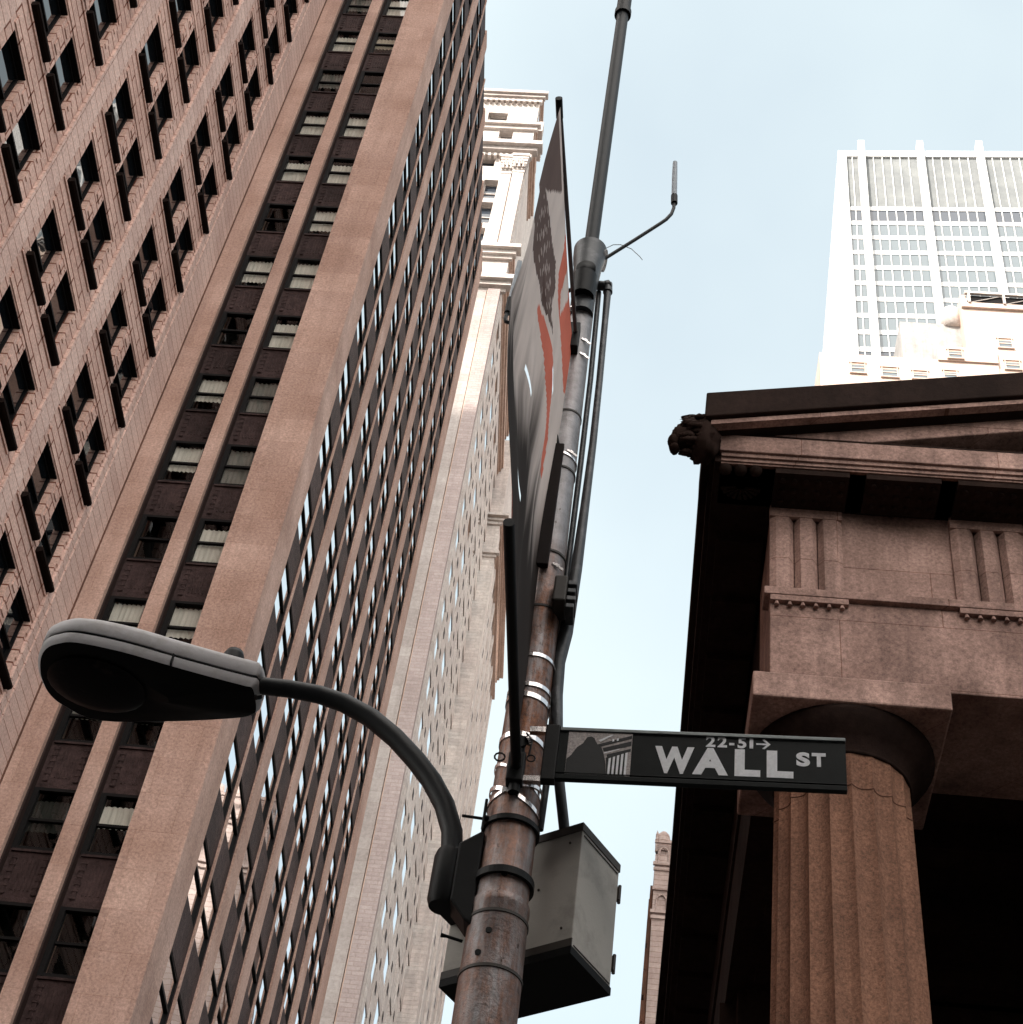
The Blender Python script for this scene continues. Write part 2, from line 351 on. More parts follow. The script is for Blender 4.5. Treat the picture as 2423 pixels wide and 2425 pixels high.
# ================================================================== office tower with two window strips facing us
B = thing('office_tower', 'tall tan stone tower with dark vertical window strips, corner turned towards the street lamp', 'building', (-14.6, 40, 0))
XC, YF, TOPB = -11.85, 37.0, 92.0
T3 = Matrix.Translation((XC, YF, 0)) @ Matrix.Rotation(R(2.0), 4, 'Z')    # local x outward (+), y along the side street
ROOF3 = 95.6
def ztB(k): return 74.62 - 3.7185 * k
MB().box(-17.4, -16.6, YF, YF + 1.2, 0, TOPB).build('corner_pier', TOWER, B)
MB().box(-15.2, -14.71, YF, YF + 1.2, 0, TOPB).build('pier', TOWER, B)
cp = MB().box(-13.22, -11.97, YF, YF + 1.2, 0, TOPB)
cp.build('corner_pier', TOWER, B)
MB(T3).box(-1.6, 0, 0.03, 1.8, 0, ROOF3).build('corner_pier', TOWER, B)
MB().box(-17.34, -17.31, 36.93, 36.995, 0, TOPB).build('corner_shade_strip', REVEAL, B)  # dark strip painted in for the shadow line of the inner corner
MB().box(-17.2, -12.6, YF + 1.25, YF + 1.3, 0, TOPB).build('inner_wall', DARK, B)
STR = [(-16.6, -15.2), (-14.71, -13.22)]
WH = 2.05
trim = MB(); nwin = 0
cur = []
def spandrel(xa, xb, z0, z1):
    o = MB().box(xa, xb, YF + .46, YF + .62, z0, z1).build('spandrel', SPANDREL, B)
    orn = MB(); h0, h1 = z0 + .12, z1 - .14
    if z1 - z0 < 4:      # cast ornament: rosette posts at both ends, reeded middle, drip edge
        for xo in (xa + .22, xb - .34):
            orn.box(xo, xo + .1, YF + .43, YF + .459, h0 + .1, h1 - .1)
            for j in range(6): orn.box(xo - .03, xo + .13, YF + .415, YF + .429, h0 + .12 + j * .22, h0 + .2 + j * .22)
        for j in range(5): orn.box(xa + .46 + j * .11, xa + .50 + j * .11, YF + .44, YF + .459, h0 + .25, h1 - .2)
        orn.box(xa + .1, xb - .12, YF + .40, YF + .459, z1 - .10, z1 - .03)
        orn.build('ornament', SPANDREL, o)
for si, (xa, xb) in enumerate(STR):
    z = 0.0
    for k in range(24, -6, -1):
        t = ztB(k); bt = t - WH
        if not seen(((xa + xb) / 2, YF, t), 330) or t > TOPB - 1: continue
        if bt > z: spandrel(xa, xb, z, bt)
        z = t
        cur.append((si, k, (xa + xb) / 2, bt))
    spandrel(xa, xb, z, TOPB)
    trim.box(xa, xa + .05, YF + .18, YF + .47, 0, TOPB).box(xb - .05, xb, YF + .14, YF + .47, 0, TOPB).box(xb - .13, xb - .1, YF + .34, YF + .47, 0, TOPB)
trim.build('metal_trim', BRONZE2, B)
wf = {}
for si, (xa, xb) in enumerate(STR):
    hw = (xb - xa) / 2
    m_ = MB().box(-hw + .05, -hw + .2, .44, .60, 0, WH).box(hw - .2, hw - .05, .44, .60, 0, WH).box(-hw + .15, hw - .15, .44, .60, WH - .1, WH)
    m_.box(-hw + .15, hw - .15, .46, .62, 0, .1).box(-hw + .15, hw - .15, .50, .60, .98, 1.06)
    wf[si] = (meshdata(m_, BRONZE, 'window'), meshdata(MB().box(-hw + .15, hw - .15, .53, .535, 1.06, WH - .1).box(-hw + .15, hw - .15, .57, .575, .1, .98), CLEAR, 'pane'), hw)
for (si, k, xm, bt) in cur:
    fm, pm, hw = wf[si]
    wd = place('window', fm, B, (xm, YF, bt)); place('pane', pm, wd, (xm, YF, bt)); nwin += 1
    rr = random.Random(k * 13 + si * 5)
    mat = (CURT, CURT, CURT2, CURT, CURTW)[rr.randrange(5)] if k < 9 else (CURT2, CURT3, CURT)[rr.randrange(3)]  # darker curtains on lower floors paint the weaker light there
    if k > 12 or rr.random() < .2: continue
    lo = (.1, .72, .8, .1, .55)[rr.randrange(5)] if k < 9 else (1.0, .1, .7)[rr.randrange(3)]
    # gathered curtain, folded in plan
    n = 22; vs = []; x0, x1 = xm - hw + .16, xm + hw - .16
    for i in range(n + 1):
        x = x0 + (x1 - x0) * i / n; y = YF + .65 + .03 * math.sin(i * 2.1 + k) + .015 * rr.random()
        vs += [(x, y, bt + lo + .03 * rr.random()), (x, y, bt + WH - (.12 if k % 3 else .3))]
    MB().add(vs, [(2 * i, 2 * i + 1, 2 * i + 3, 2 * i + 2) for i in range(n)], True).build('curtain', mat, wd)
# ---- side facade: five bays of paired windows between piers
pie = []
BAY = 5.12
mB = MB(T3)
for k in range(5):
    s0 = 1.8 + BAY * k
    MB(T3).box(-.9, 0, s0 + 4.02, s0 + BAY if k < 4 else 28.0, 0, ROOF3 + .35 - .02 * k).build('pier', TOWER, B)
    MB(T3).box(-.9, -.012, s0 + 1.93, s0 + 2.07, 0, ROOF3 + .1).build('mullion', TOWER, B)
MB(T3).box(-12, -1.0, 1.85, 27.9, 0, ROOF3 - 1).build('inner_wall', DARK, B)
MB(T3).box(-.9, -.02, 27.9, 28.02, 0, ROOF3).build('end_moulding', TOWER, B)
sp3 = MB(T3); w3 = []
WH3 = 2.05
for k in range(5):
    for h in range(2):
        a = 1.8 + BAY * k + (0 if h == 0 else 2.07); b = a + (1.93 if h == 0 else 1.95)
        sp3.box(-.6, -.075, a, a + .06, 0, ROOF3).box(-.6, -.075, b - .06, b, 0, ROOF3)
        z = 0.0
        for j in range(22, -7, -1):
            t = ztB(j) + .1; bt = t - WH3
            P = T3 @ Vector((0, (a + b) / 2, t))
            if not seen(P, 200) or t > ROOF3 - 1.2: continue
            if bt > z: sp3.box(-.6, -.075, a + .06, b - .06, z, bt)
            z = t; w3.append((a + .06, b - .06, bt))
        sp3.box(-.6, -.075, a + .06, b - .06, z, ROOF3)
sp3.build('spandrel_wall', SPANDREL, B)
w3.sort(key=lambda q: (T3 @ Vector((0, q[0], q[2])) - Vector((0, 0, 1.6))).length)
def win3(mf, mp_, a, b, bt):
    mf.box(-.30, -.09, a, a + .045, bt, bt + WH3).box(-.30, -.09, b - .045, b, bt, bt + WH3).box(-.30, -.09, a + .045, b - .045, bt + WH3 - .06, bt + WH3)
    mf.box(-.30, -.09, a + .045, b - .045, bt, bt + .06).box(-.28, -.10, a + .045, b - .045, bt + 1.06, bt + 1.15)
    mp_.box(-.17, -.16, a + .045, b - .045, bt + .06, bt + 1.06).box(-.14, -.13, a + .045, b - .045, bt + 1.15, bt + WH3 - .06)
nind = max(0, 98 - nwin)
for (a, b, bt) in w3[:nind]:
    f_, p_ = MB(T3), MB(T3); win3(f_, p_, a, b, bt)
    fo = f_.build('window', BRONZE, B); p_.build('pane', GLASS3, fo)
f_, p_ = MB(T3), MB(T3)
for (a, b, bt) in w3[nind:]: win3(f_, p_, a, b, bt)
fo = f_.build('windows', BRONZE, B, kind='stuff'); p_.build('panes', GLASS3, fo, kind='stuff')

# ================================================================== pale skyscraper further down the street
D = thing('pale_stone_skyscraper', 'cream stone skyscraper with sunlit top and cornices, seen between the tan tower and the banner', 'building', (-22, 97, 0))
TC = Matrix.Translation((-15, 87, 0)) @ Matrix.Rotation(R(2.0), 4, 'Z')
ZT = 157.6
# front face made of solid wall with window openings
fw = MB(); fwin = []
rows = [(153.0, 155.4, -19.9, -17.95, 0), (149.4, 151.9, -18.4, -17.05, 0), (145.2, 146.9, -20.6, -18.2, 0), (139.6, 142.8, -18.8, -17.45, 0), (135.4, 138.9, -19.6, -17.5, 0), (131.8, 134.6, -19.8, -17.7, 0)]
z = 0.0
for (b0, t0, xa, xb, _) in sorted(rows):
    fw.box(-30, -15.0, 87, 88, z, b0); fw.box(-30, xa, 87, 88, b0, t0); fw.box(xb, -15.0, 87, 88, b0, t0); z = t0
    fwin.append((xa, xb, b0, t0))
fw.box(-30, -15.0, 87, 88, z, ZT)
fw.build('front_wall', WHITE, D)
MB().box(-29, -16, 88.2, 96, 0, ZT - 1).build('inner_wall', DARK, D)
for (xa, xb, b0, t0) in fwin:
    fo = MB().box(xa, xb, 87.5, 87.8, t0 - .12, t0).box(xa, xb, 87.5, 87.8, b0, b0 + .12).box(xa, xa + .12, 87.5, 87.8, b0 + .12, t0 - .12).box(xb - .12, xb, 87.5, 87.8, b0 + .12, t0 - .12).box(xa + .12, xb - .12, 87.55, 87.75, (b0 + t0) / 2 - .06, (b0 + t0) / 2 + .06).build('window', WHITE, D)
    MB().box(xa + .12, xb - .12, 87.66, 87.68, b0 + .12, t0 - .12).build('pane', CHG2, fo)
def cornice(zc, prof, side_to, mat=WHITE, matside=BROWNC, name='cornice', s0=-.0, y=87.0, x=-15.0, T=TC, left=-30):
    """stepped mouldings along the front and back along the side, prof = [(height, drop, out)]"""
    f_ = MB(); s_ = MB(T)
    for (dz, h, out) in prof:
        f_.box(left, x + out, y - out, y + .01, zc + dz, zc + dz + h)
        s_.box(-.01, out * .45, s0 + .02, side_to, zc + dz + .004, zc + dz + h - .004)
    o = f_.build(name, mat, D)
    s_.build('side_cornice', matside, D); return o  # side returns coloured as if unlit
PC = [(0, .5, .25), (.5, .35, .5), (.85, .45, .75)]
cornice(157.6, PC, 4)
cornice(152.0, [(0, .5, .3), (.5, .4, .6), (.9, .3, .4)], 5)
cornice(146.9, [(0, .4, .3), (.4, .5, .75), (.9, .6, 1.2), (1.5, .5, .5)], 7)
cornice(129.4, [(0, .4, .3), (.4, .5, .6), (.9, .5, 1.0), (1.4, .4, .5)], 21)
cornice(124.4, [(0, .4, .25), (.4, .5, .7), (.9, .6, 1.1)], 21.5)
de = MB()
for i in range(26): de.box(-29 + i * .56, -28.74 + i * .56, 86.5, 87.0, 146.45, 146.9)
for i in range(26): de.box(-29 + i * .56, -28.74 + i * .56, 86.55, 87.0, 157.15, 157.6)
de.build('dentils', WHITE, D)
# corner pilasters with capitals and grooves
for (xa, xb, out) in ((-17.3, -16.35, .28), (-16.2, -15.15, .5)):
    MB().box(xa, xb, 87 - out, 87.0, 0, 124.4).build('pilaster', STRIPG if xa < -17 else PALEP, D)
    MB().box(xa, xb, 87 - out, 87.0, 131.2, 143.6).build('pilaster', WHITE, D)
cap = MB()
for (xa, xb, out) in ((-17.3, -16.35, .28), (-16.2, -15.15, .5)):
    for j in range(7):
        cap.box(xa - .05 - .04 * j, xb + .05 + .04 * j, 87 - out - .05 - .05 * j, 87.0, 143.6 + .42 * j, 143.6 + .42 * j + (.28 if j % 2 else .4))
    for i in range(5): cap.tube([(xa + .1 + i * (xb - xa - .2) / 4, 87 - out - .2, 144.2 + (i % 2) * .5), (xa + .1 + i * (xb - xa - .2) / 4, 87 - out - .45, 145.0 + (i % 2) * .5)], [.16, .05], 8)
cap.build('capital', WHITE, D)
MB().box(-16.3, -16.22, 86.72, 87.0, 0, 124.4).build('groove', BROWNC, D)
# rooftop urn blocks on the corner
MB(TC).box(-.2, .7, .5, 1.6, 153.2, 155.0).box(-.1, .6, 3.0, 4.0, 153.2, 154.6).build('urn', WHITE, D)
# side wall with long windows
SW = 21.2
swm = MB(TC); sws = []
scols = [(.9, 3.4), (6.8, 9.3), (12.8, 15.3), (18.6, 21.0)]
ee = [0.0] + [e for c in scols for e in c] + [SW]
for i in range(0, len(ee), 2): swm.box(-1, 0, ee[i] if i else .05, ee[i + 1], 0, 156)
for (a, b) in scols:
    z = 0.0
    for k in range(0, 34):
        t = 33.2 + 3.72 * k
        P = TC @ Vector((0, a, t))
        if not seen(P, 150) or t > 123: continue
        swm.box(-1, 0, a, b, z, t - 2.1); z = t; sws.append((a, b, t - 2.1, t))
    swm.box(-1, 0, a, b, z, 156)
swm.build('side_wall', WHITESIDE, D)
sws.sort(key=lambda q: (TC @ Vector((0, q[0], q[2])) - Vector((0, 0, 1.6))).length)
def winC(mf, mp_, a, b, b0, t0):
    mf.box(-.4, -.01, a, a + .06, b0, t0).box(-.4, -.01, b - .06, b, b0, t0).box(-.4, -.01, a + .06, b - .06, t0 - .06, t0)
    mp_.box(-.065, -.05, a + .06, b - .06, b0, t0 - .06)
for q in sws[:90]:
    f_, p_ = MB(TC), MB(TC); winC(f_, p_, *q); fo = f_.build('window', WHITESIDE, D); p_.build('pane', GLASS3, fo)
if len(sws) > 90:
    f_, p_ = MB(TC), MB(TC)
    for q in sws[90:]: winC(f_, p_, *q)
    fo = f_.build('windows', WHITESIDE, D, kind='stuff'); p_.build('panes', GLASS3, fo, kind='stuff')
vt = MB(TC)
for s_ in (4.3, 10.3, 16.3):
    for k in range(0, 26):
        z_ = 31.9 + 3.72 * k
        vt.box(-.02, .03, s_, s_ + .62, z_, z_ + .62)
        vt.box(-.02, .03, s_ + .1, s_ + .6, z_ + 1.75, z_ + 2.3)
vt.build('vents', BRONZE2, D, kind='stuff')
st = MB(TC)
for s_ in (.25, .75): st.box(0, .06, s_, s_ + .22, 0, 120)
for s_ in (3.5, 5.9, 9.6, 12.1, 15.6, 18.1): st.box(0, .05, s_, s_ + .16, 0, 121)
st.build('wall_fins', WHITE, D)
# projecting rear block with cornices and narrow striped side
BX0, BX1, BY = -15.9, -14.62, 107.8
MB().box(BX0, BX1, BY, BY + 1.5, 0, 129.5).build('block_front', WHITESIDE, D)
TB = Matrix.Translation((BX1, BY, 0)) @ Matrix.Rotation(R(2.0), 4, 'Z')
MB(TB).box(-1.2, 0, .05, 21.5, 0, 116.5).box(-1.2, -.02, .05, 10.5, 116.5, 129.5).build('block_side', WHITESIDE, D)
def cornB(zc, prof, s1):
    f_ = MB(); s_ = MB(TB)
    for (dz, h, out) in prof:
        f_.box(BX0 - .1, BX1 + out, BY - out, BY + .01, zc + dz, zc + dz + h); s_.box(-.01, out, .05, s1, zc + dz + .003, zc + dz + h - .003)
    f_.build('cornice', WHITESIDE, D); s_.build('side_cornice', BROWNC, D)
cornB(117.3, [(0, .35, .2), (.35, .3, .4), (.65, .35, .75), (1.0, .25, .5)], 21.5)
cornB(113.0, [(0, .3, .15), (.3, .3, .4), (.6, .3, .25)], 19.5)
fins = MB(TB)
for i in range(5): fins.box(0, .16, 1.4 + i * 4.3, 2.2 + i * 4.3, 0, 113.0)
fins.build('wall_fins', WHITE, D)
vt = MB(TB)
for i in range(4):
    for k in range(22):
        vt.box(-.02, .02, 3.6 + i * 4.3, 4.3 + i * 4.3, 34 + 3.72 * k, 34.8 + 3.72 * k)
vt.build('vents', BRONZE2, D, kind='stuff')

# ================================================================== white glass tower far right
E_ = thing('white_glass_tower', 'tall white modern tower with projecting piers and glass bays, sunlit behind the temple roof', 'building', (50, 150, 0))
k_ = 140 / 150.0
def zz(z): return 1.6 + (z - 1.6) * k_
YE = 140.0
xs_p = [28.35 * k_ + i * 9.57 * k_ for i in range(0, 8)]
XL = 25.3 * k_
TE = Matrix.Translation((XL, YE, 0)) @ Matrix.Rotation(R(-3.0), 4, 'Z') @ Matrix.Translation((-XL, -YE, 0))
MB(TE).box(XL + .3, 95, YE + .3, YE + 60, 0, zz(257.6)).build('core', CHW, E_)
MB(TE).box(XL - .2, XL + 1.0, YE - .6, YE + 62, 0, zz(257.6)).build('side_wall', CHW, E_)
MB(TE).box(XL - .2, 95, YE - .3, YE + 62, zz(257.6), zz(259.4)).build('roof_edge', CHW, E_)
for x in xs_p: MB(TE).box(x, x + .95, YE - 1.1, YE + .2, 0, zz(261.3)).build('pier', CHW, E_)
flo = [zz(241.6 - 4.14 * i) for i in range(0, 16)]
bays = [(XL + 1.0, xs_p[0])] + [(xs_p[i] + .95, xs_p[i + 1]) for i in range(7)]
npn = 0
slab = MB(TE); mul = MB(TE)
for bi, (a, b) in enumerate(bays):
    nm = 2 if bi == 0 else 6
    for i in range(nm + 1):
        x = a + (b - a) * i / nm; mul.box(x - .07, x + .07, YE - .18, YE + .31, 0, zz(257.6))
for i, z_ in enumerate(flo):
    slab.box(XL + .9, 94, YE + .02, YE + .33, z_ - 4.14 * k_, z_ - 3.05 * k_)
slab.box(XL + .9, 94, YE + .0, YE + .33, flo[0], flo[0] + 1.0)
slab.build('floor_bands', CHW, E_); mul.build('mullions', CHW, E_)
for bi, (a, b) in enumerate(bays[:5]):
    for i, z_ in enumerate(flo[:11]):
        MB(TE).box(a, b, YE + .10, YE + .2, z_ - 3.05 * k_, z_).build('glass_row', CHG2 if i == 0 or i > 8 else CHG, E_)
    MB(TE).box(a, b, YE + .05, YE + .2, flo[0] + 1.0, zz(257.6)).build('louvre_panel', CHP, E_)
# ================================================================== cream office block in front of it
F = thing('cream_office_block', 'low cream sunlit office block with small windows and dark roof frame, above the temple pediment', 'building', (30, 110, 0))
kf = 100 / 150.0
def zf(z): return 1.6 + (z - 1.6) * kf
YG = 100.0
fwn = [(25.2, 27.3, 199.2, 201.5), (29.5, 31.8, 198.7, 200.9), (33.8, 36.0, 198.7, 200.5), (38.1, 40.1, 199.2, 201.0), (39.0, 41.1, 203.6, 205.6), (46.5, 48.6, 207.6, 209.8), (47.0, 49.2, 202.6, 204.6)]
w_ = MB()
w_.box(20.9 * kf, 46 * kf, YG, YG + 14, 0, zf(203.6)); w_.box(42.0 * kf, 75 * kf, YG + .2, YG + 15, 0, zf(216.9)); w_.box(37.6 * kf, 46 * kf, YG - .2, YG + .2, zf(203.2), zf(206.4))
w_.build('wall', CREAM, F)
MB().box(33.2 * kf, 42 * kf, YG + 1.5, YG + 12, zf(203), zf(215.4)).build('penthouse', GREYC, F)
MB().box(42 * kf, 75 * kf, YG - .1, YG + 8, zf(216.9), zf(218.0)).box(42 * kf, 42.9 * kf, YG + .2, YG + 4, zf(218.0), zf(220.4)).build('parapet', CREAM, F)
MB().box(43.2 * kf, 75 * kf, YG + .04, YG + 8, zf(218.05), zf(220.0)).build('roof_plant', BRONZE, F)
rf = MB().box(42.6 * kf, 75 * kf, YG - .3, YG + .0, zf(220.0), zf(220.45))
for i in range(6): rf.box((43.0 + i * 5.1) * kf, (43.35 + i * 5.1) * kf, YG - .28, YG - .05, zf(217.8), zf(220.0))
for i in range(5):
    rf.tube([((43.3 + i * 5.1) * kf, YG - .06, zf(218.0)), ((48.1 + i * 5.1) * kf, YG - .06, zf(220.0))], .05, 6)
rf.build('roof_frame', WHITE, F)
MB().lathe(40.9 * kf, YG + 2, [(0, zf(215)), (1.0, zf(215)), (1.0, zf(219.2)), (.5, zf(220)), (0, zf(220.2))], 14).build('vent_hood', WHITE, F)
for (a, b, c0, c1) in fwn:
    off = 0.2 if a > 42 and c0 > 201 else (-.2 if c0 > 203 and a < 42 else 0)
    y_ = YG + off
    fo = MB().box(a * kf - .1, b * kf + .1, y_ - .14, y_ + .02, zf(c1), zf(c1) + .16).box(a * kf - .1, b * kf + .1, y_ - .2, y_ + .02, zf(c0) - .14, zf(c0)).box(a*kf, a*kf + .1, y_ - .12, y_ + .02, zf(c0), zf(c1)).box(b*kf - .1, b*kf, y_ - .12, y_ + .02, zf(c0), zf(c1)).box(a*kf + .1, b*kf - .1, y_ - .08, y_ + .02, zf((c0+c1)/2) - .06, zf((c0+c1)/2) + .06).build('window', CREAM, F)
    MB().box(a * kf + .1, b * kf - .1, y_ - .03, y_ + .01, zf(c0), zf(c1)).build('pane', CHG, fo)
    MB().box(a * kf, b * kf, y_ - .04, y_ + .01, zf(c1) - .3, zf(c1) - .02).build('blind_box', BROWNC, fo)

# ================================================================== stepped gothic-topped tower, slim slice left of the temple
G = thing('stepped_stone_tower', 'slim grey pink stone tower with arched top, low between the pole and the temple', 'building', (6, 120, 0))
kg = 120 / 150.0
def gz(z): return 1.6 + (z - 1.6) * kg
gm = MB().box(1.9 * kg, 9, 120, 135, 0, gz(113.5)).box(2.15 * kg, 8, 120.6, 134, gz(113.5), gz(115.6))
gm.build('shaft', GOTH, G)
gm = MB()
for i in range(26):
    z1 = gz(109 - i * 3.0); gm.box(1.9 * kg - .32 - .032 * i, 1.9 * kg, 120.7, 133, z1 - 2.4, z1 - .5 + .4 * (i % 2))
gm.box(1.9 * kg - .25, 1.9 * kg, 120.6, 134, 0, gz(110)); gm.build('side_bays', REVEAL, G)
gm = MB()
for zb in (112.0, 106.0):
    gm.box(1.9 * kg - .15, 9.1, 119.75, 120.0, gz(zb), gz(zb) + .3).box(1.9 * kg - .1, 9.1, 119.85, 120.0, gz(zb) - .5, gz(zb) - .2).box(1.9 * kg - .1, 9.1, 119.8, 120.0, gz(zb) + 2.3, gz(zb) + 2.6)
    for i in range(4):
        cx = 2.55 * kg + .2 + i * 1.5
        pts = [(cx + .42 * math.cos(a_), 119.9, gz(zb) + 1.1 + .75 * math.sin(a_)) for a_ in [math.pi * j / 10 for j in range(11)]]
        gm.tube([(cx + .42, 119.9, gz(zb) + .35)] + pts + [(cx - .42, 119.9, gz(zb) + .35)], .08, 6)
gm.build('arcade', GOTH, G)
gm = MB()
for i in range(4):
    cx = 2.7 * kg + i * 1.6
    gm.lathe(cx, 121, [(.62, gz(114.5)), (.62, gz(116.2)), (.5, gz(116.9)), (.25, gz(117.3)), (0, gz(117.4))], 12)
    gm.lathe(cx - .55, 120.8, [(.14, gz(114.5)), (.14, gz(116.8)), (0, gz(117.4))], 8)
gm.build('crown', GOTH, G)

# ================================================================== temple fronted hall
H = thing('temple_hall', 'dark stone Greek temple front with fluted Doric column and pediment, right side', 'building', (10, 24, 0))
YH = 18.0; YR = 18.9; XR = 24.0
slope = .208
def rake(y0, y1, x0, zt0, zb0, x1=13.5, sl=slope):
    m_ = MB(); m_.prism([(x0, zb0), (x0, zt0), (x1, zt0 + sl * (x1 - x0)), (x1, zb0 + sl * (x1 - x0))], 1, y0, y1); return m_
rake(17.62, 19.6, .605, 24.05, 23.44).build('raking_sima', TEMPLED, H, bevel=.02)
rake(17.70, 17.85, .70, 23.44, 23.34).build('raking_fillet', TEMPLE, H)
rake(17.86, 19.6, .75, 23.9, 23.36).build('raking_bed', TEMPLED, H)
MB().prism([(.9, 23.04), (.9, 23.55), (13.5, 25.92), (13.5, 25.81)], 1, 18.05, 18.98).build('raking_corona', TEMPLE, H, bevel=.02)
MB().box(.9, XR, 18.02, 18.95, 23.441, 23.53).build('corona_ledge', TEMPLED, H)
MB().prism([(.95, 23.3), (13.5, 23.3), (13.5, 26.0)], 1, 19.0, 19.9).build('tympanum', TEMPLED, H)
# horizontal cornice
MB().box(.87, XR, 17.98, 19.0, 23.05, 23.44).build('corona', TEMPLE, H, bevel=.015)
MB().box(.90, XR, 18.03, 19.0, 22.97, 23.05).box(.90, XR, 18.07, 19.0, 22.9, 22.965).box(.9, XR, 18.1, 18.16, 22.86, 22.9).build('corona_fillets', TEMPLE, H)
xm = 1.77
while xm < 16:
    mu = MB()
    mu.box(xm, xm + 1.17, 18.12, 18.88, 22.74, 22.858)
    for gx in range(6):
        for gy in range(3): mu.lathe(xm + .13 + gx * .185, 18.26 + gy * .22, [(.035, 22.742), (.05, 22.70), (0, 22.70)], 8)
    mu.build('mutule', TEMPLED, H); xm += 1.435
sc_ = MB()
for xx in (.98, 1.22, 1.46):
    sc_.lathe(xx, 18.2, [(.11, 22.86), (.1, 22.8), (.04, 22.74), (0, 22.74)], 10)
for j in range(9):   # palmette fan carved in the corner soffit
    a_ = R(20 + j * 17.5); sc_.tube([(1.25 + .08 * math.cos(a_), 18.55 + .08 * math.sin(a_), 22.85), (1.25 + .34 * math.cos(a_), 18.5 + .3 * math.sin(a_), 22.82)], [.015, .04], 6)
sc_.build('soffit_carving', TEMPLED, H)
# soffit slab over the whole corner
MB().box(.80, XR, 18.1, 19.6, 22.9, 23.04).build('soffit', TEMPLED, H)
# frieze: metopes and triglyphs
MB().box(1.78, XR, 19.0, 21.0, 20.86, 22.86).build('frieze', TEMPLE, H)
TR = []
x0 = 1.75
while x0 < 16:
    TR.append(x0); x0 += 2.86
for x0 in TR:
    w3_ = 1.15; g = MB()
    # plan of a triglyph: three flats, two V grooves, chamfered edges
    pl = [(0, .12), (0, .06), (.10, 0), (.30, 0), (.39, .13), (.48, 0), (.67, 0), (.76, .13), (.85, 0), (1.05, 0), (1.15, .06), (1.15, .12)]
    g.prism([(x0 + px, 18.88 + py) for px, py in pl], 2, 20.86, 22.55)
    g.box(x0, x0 + 1.15, 18.87, 19.0, 22.553, 22.80)
    g.build('triglyph', TEMPLE, H)
MB().box(1.66, XR, 18.80, 19.2, 20.70, 20.855).build('taenia', TEMPLE, H, bevel=.01)
for x0 in TR:
    rg = MB()
    rg.box(x0 + .0, x0 + 1.19, 18.81, 18.9, 20.58, 20.695)
    for i in range(6): rg.lathe(x0 + .1 + i * .198, 18.85, [(.025, 20.58), (.045, 20.50), (0, 20.50)], 8)
    rg.build('regula', TEMPLE, H, bevel=.008)
MB().box(1.75, XR, 18.9, 21.2, 19.0, 20.70).build('architrave', TEMPLE, H, bevel=.02)
# fluted Doric columns
def column(cx, cy):
    zb, zt = 5.2, 17.95
    n = 20; sub = 8; rings = 40; vs = []
    for i in range(rings + 1):
        t = i / rings; z = zb + (zt - zb) * t
        r = 1.16 - .16 * t - .02 * (t ** 3)
        fl = 1.0
        if t > .965: fl = 0.15 + .85 * max(0, (1 - t)) / .035
        for k in range(n * sub):
            a_ = 2 * math.pi * k / (n * sub); ph = (k % sub) / sub
            rr = r - .085 * fl * math.sin(math.pi * ph) ** .8
            vs.append((cx + rr * math.cos(a_), cy + rr * math.sin(a_), z))
    N = n * sub
    m_ = MB(); m_.add(vs, [(i * N + k, i * N + (k + 1) % N, (i + 1) * N + (k + 1) % N, (i + 1) * N + k) for i in range(rings) for k in range(N)], False)
    m_.build('column_shaft', COLM, H)
    # drum joint: thin dark seams
    for zj, tilt in ((12.55, 0), (17.35, 0), (8.4, 0)):
        t = (zj - zb) / (zt - zb); r = 1.16 - .16 * t - .02 * t ** 3
        pts = []
        for k in range(N + 1):
            a_ = 2 * math.pi * k / N; ph = (k % sub) / sub; rr = r - .085 * math.sin(math.pi * ph) ** .8 + .002
            pts.append((cx + rr * math.cos(a_), cy + rr * math.sin(a_), zj + .01 * math.sin(a_ * 7)))
        MB().tube(pts, .011, 5, False).build('drum_joint', REVEAL, H)
    MB().lathe(cx, cy, [(.95, 17.93), (1.0, 17.93), (1.01, 17.97), (1.0, 17.99), (1.03, 18.02), (1.02, 18.05), (1.15, 18.17), (1.28, 18.32), (1.36, 18.45), (1.37, 18.51), (.9, 18.51)], 48).build('echinus', TEMPLED, H)
    MB().box(cx - 1.42, cx + 1.42, cy - 1.40, cy + 1.40, 18.52, 18.995).build('abacus', TEMPLE, H, bevel=.03)
column(2.91, 20.12); column(8.63, 20.12); column(14.35, 20.12)
# portico: ceiling, rear wall with doorway pilaster, side entablature and deep eave running back
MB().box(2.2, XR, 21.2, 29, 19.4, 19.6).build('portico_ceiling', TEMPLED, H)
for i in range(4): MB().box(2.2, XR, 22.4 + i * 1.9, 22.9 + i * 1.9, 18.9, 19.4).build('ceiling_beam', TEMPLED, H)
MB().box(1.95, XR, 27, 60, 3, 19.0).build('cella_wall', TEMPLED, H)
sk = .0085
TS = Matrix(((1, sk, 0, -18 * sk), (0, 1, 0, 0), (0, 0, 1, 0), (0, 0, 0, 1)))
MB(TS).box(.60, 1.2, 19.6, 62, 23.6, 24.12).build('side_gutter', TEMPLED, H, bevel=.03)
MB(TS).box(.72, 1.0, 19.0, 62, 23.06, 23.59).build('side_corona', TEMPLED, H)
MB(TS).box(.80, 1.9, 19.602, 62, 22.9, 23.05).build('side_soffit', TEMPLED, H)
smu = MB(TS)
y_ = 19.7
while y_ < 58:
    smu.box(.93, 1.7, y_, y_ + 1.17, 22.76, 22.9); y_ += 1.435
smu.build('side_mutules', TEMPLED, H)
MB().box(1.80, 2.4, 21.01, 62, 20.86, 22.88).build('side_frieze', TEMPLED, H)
MB().box(1.70, 2.2, 21.01, 62, 20.70, 20.858).build('side_taenia', TEMPLED, H)
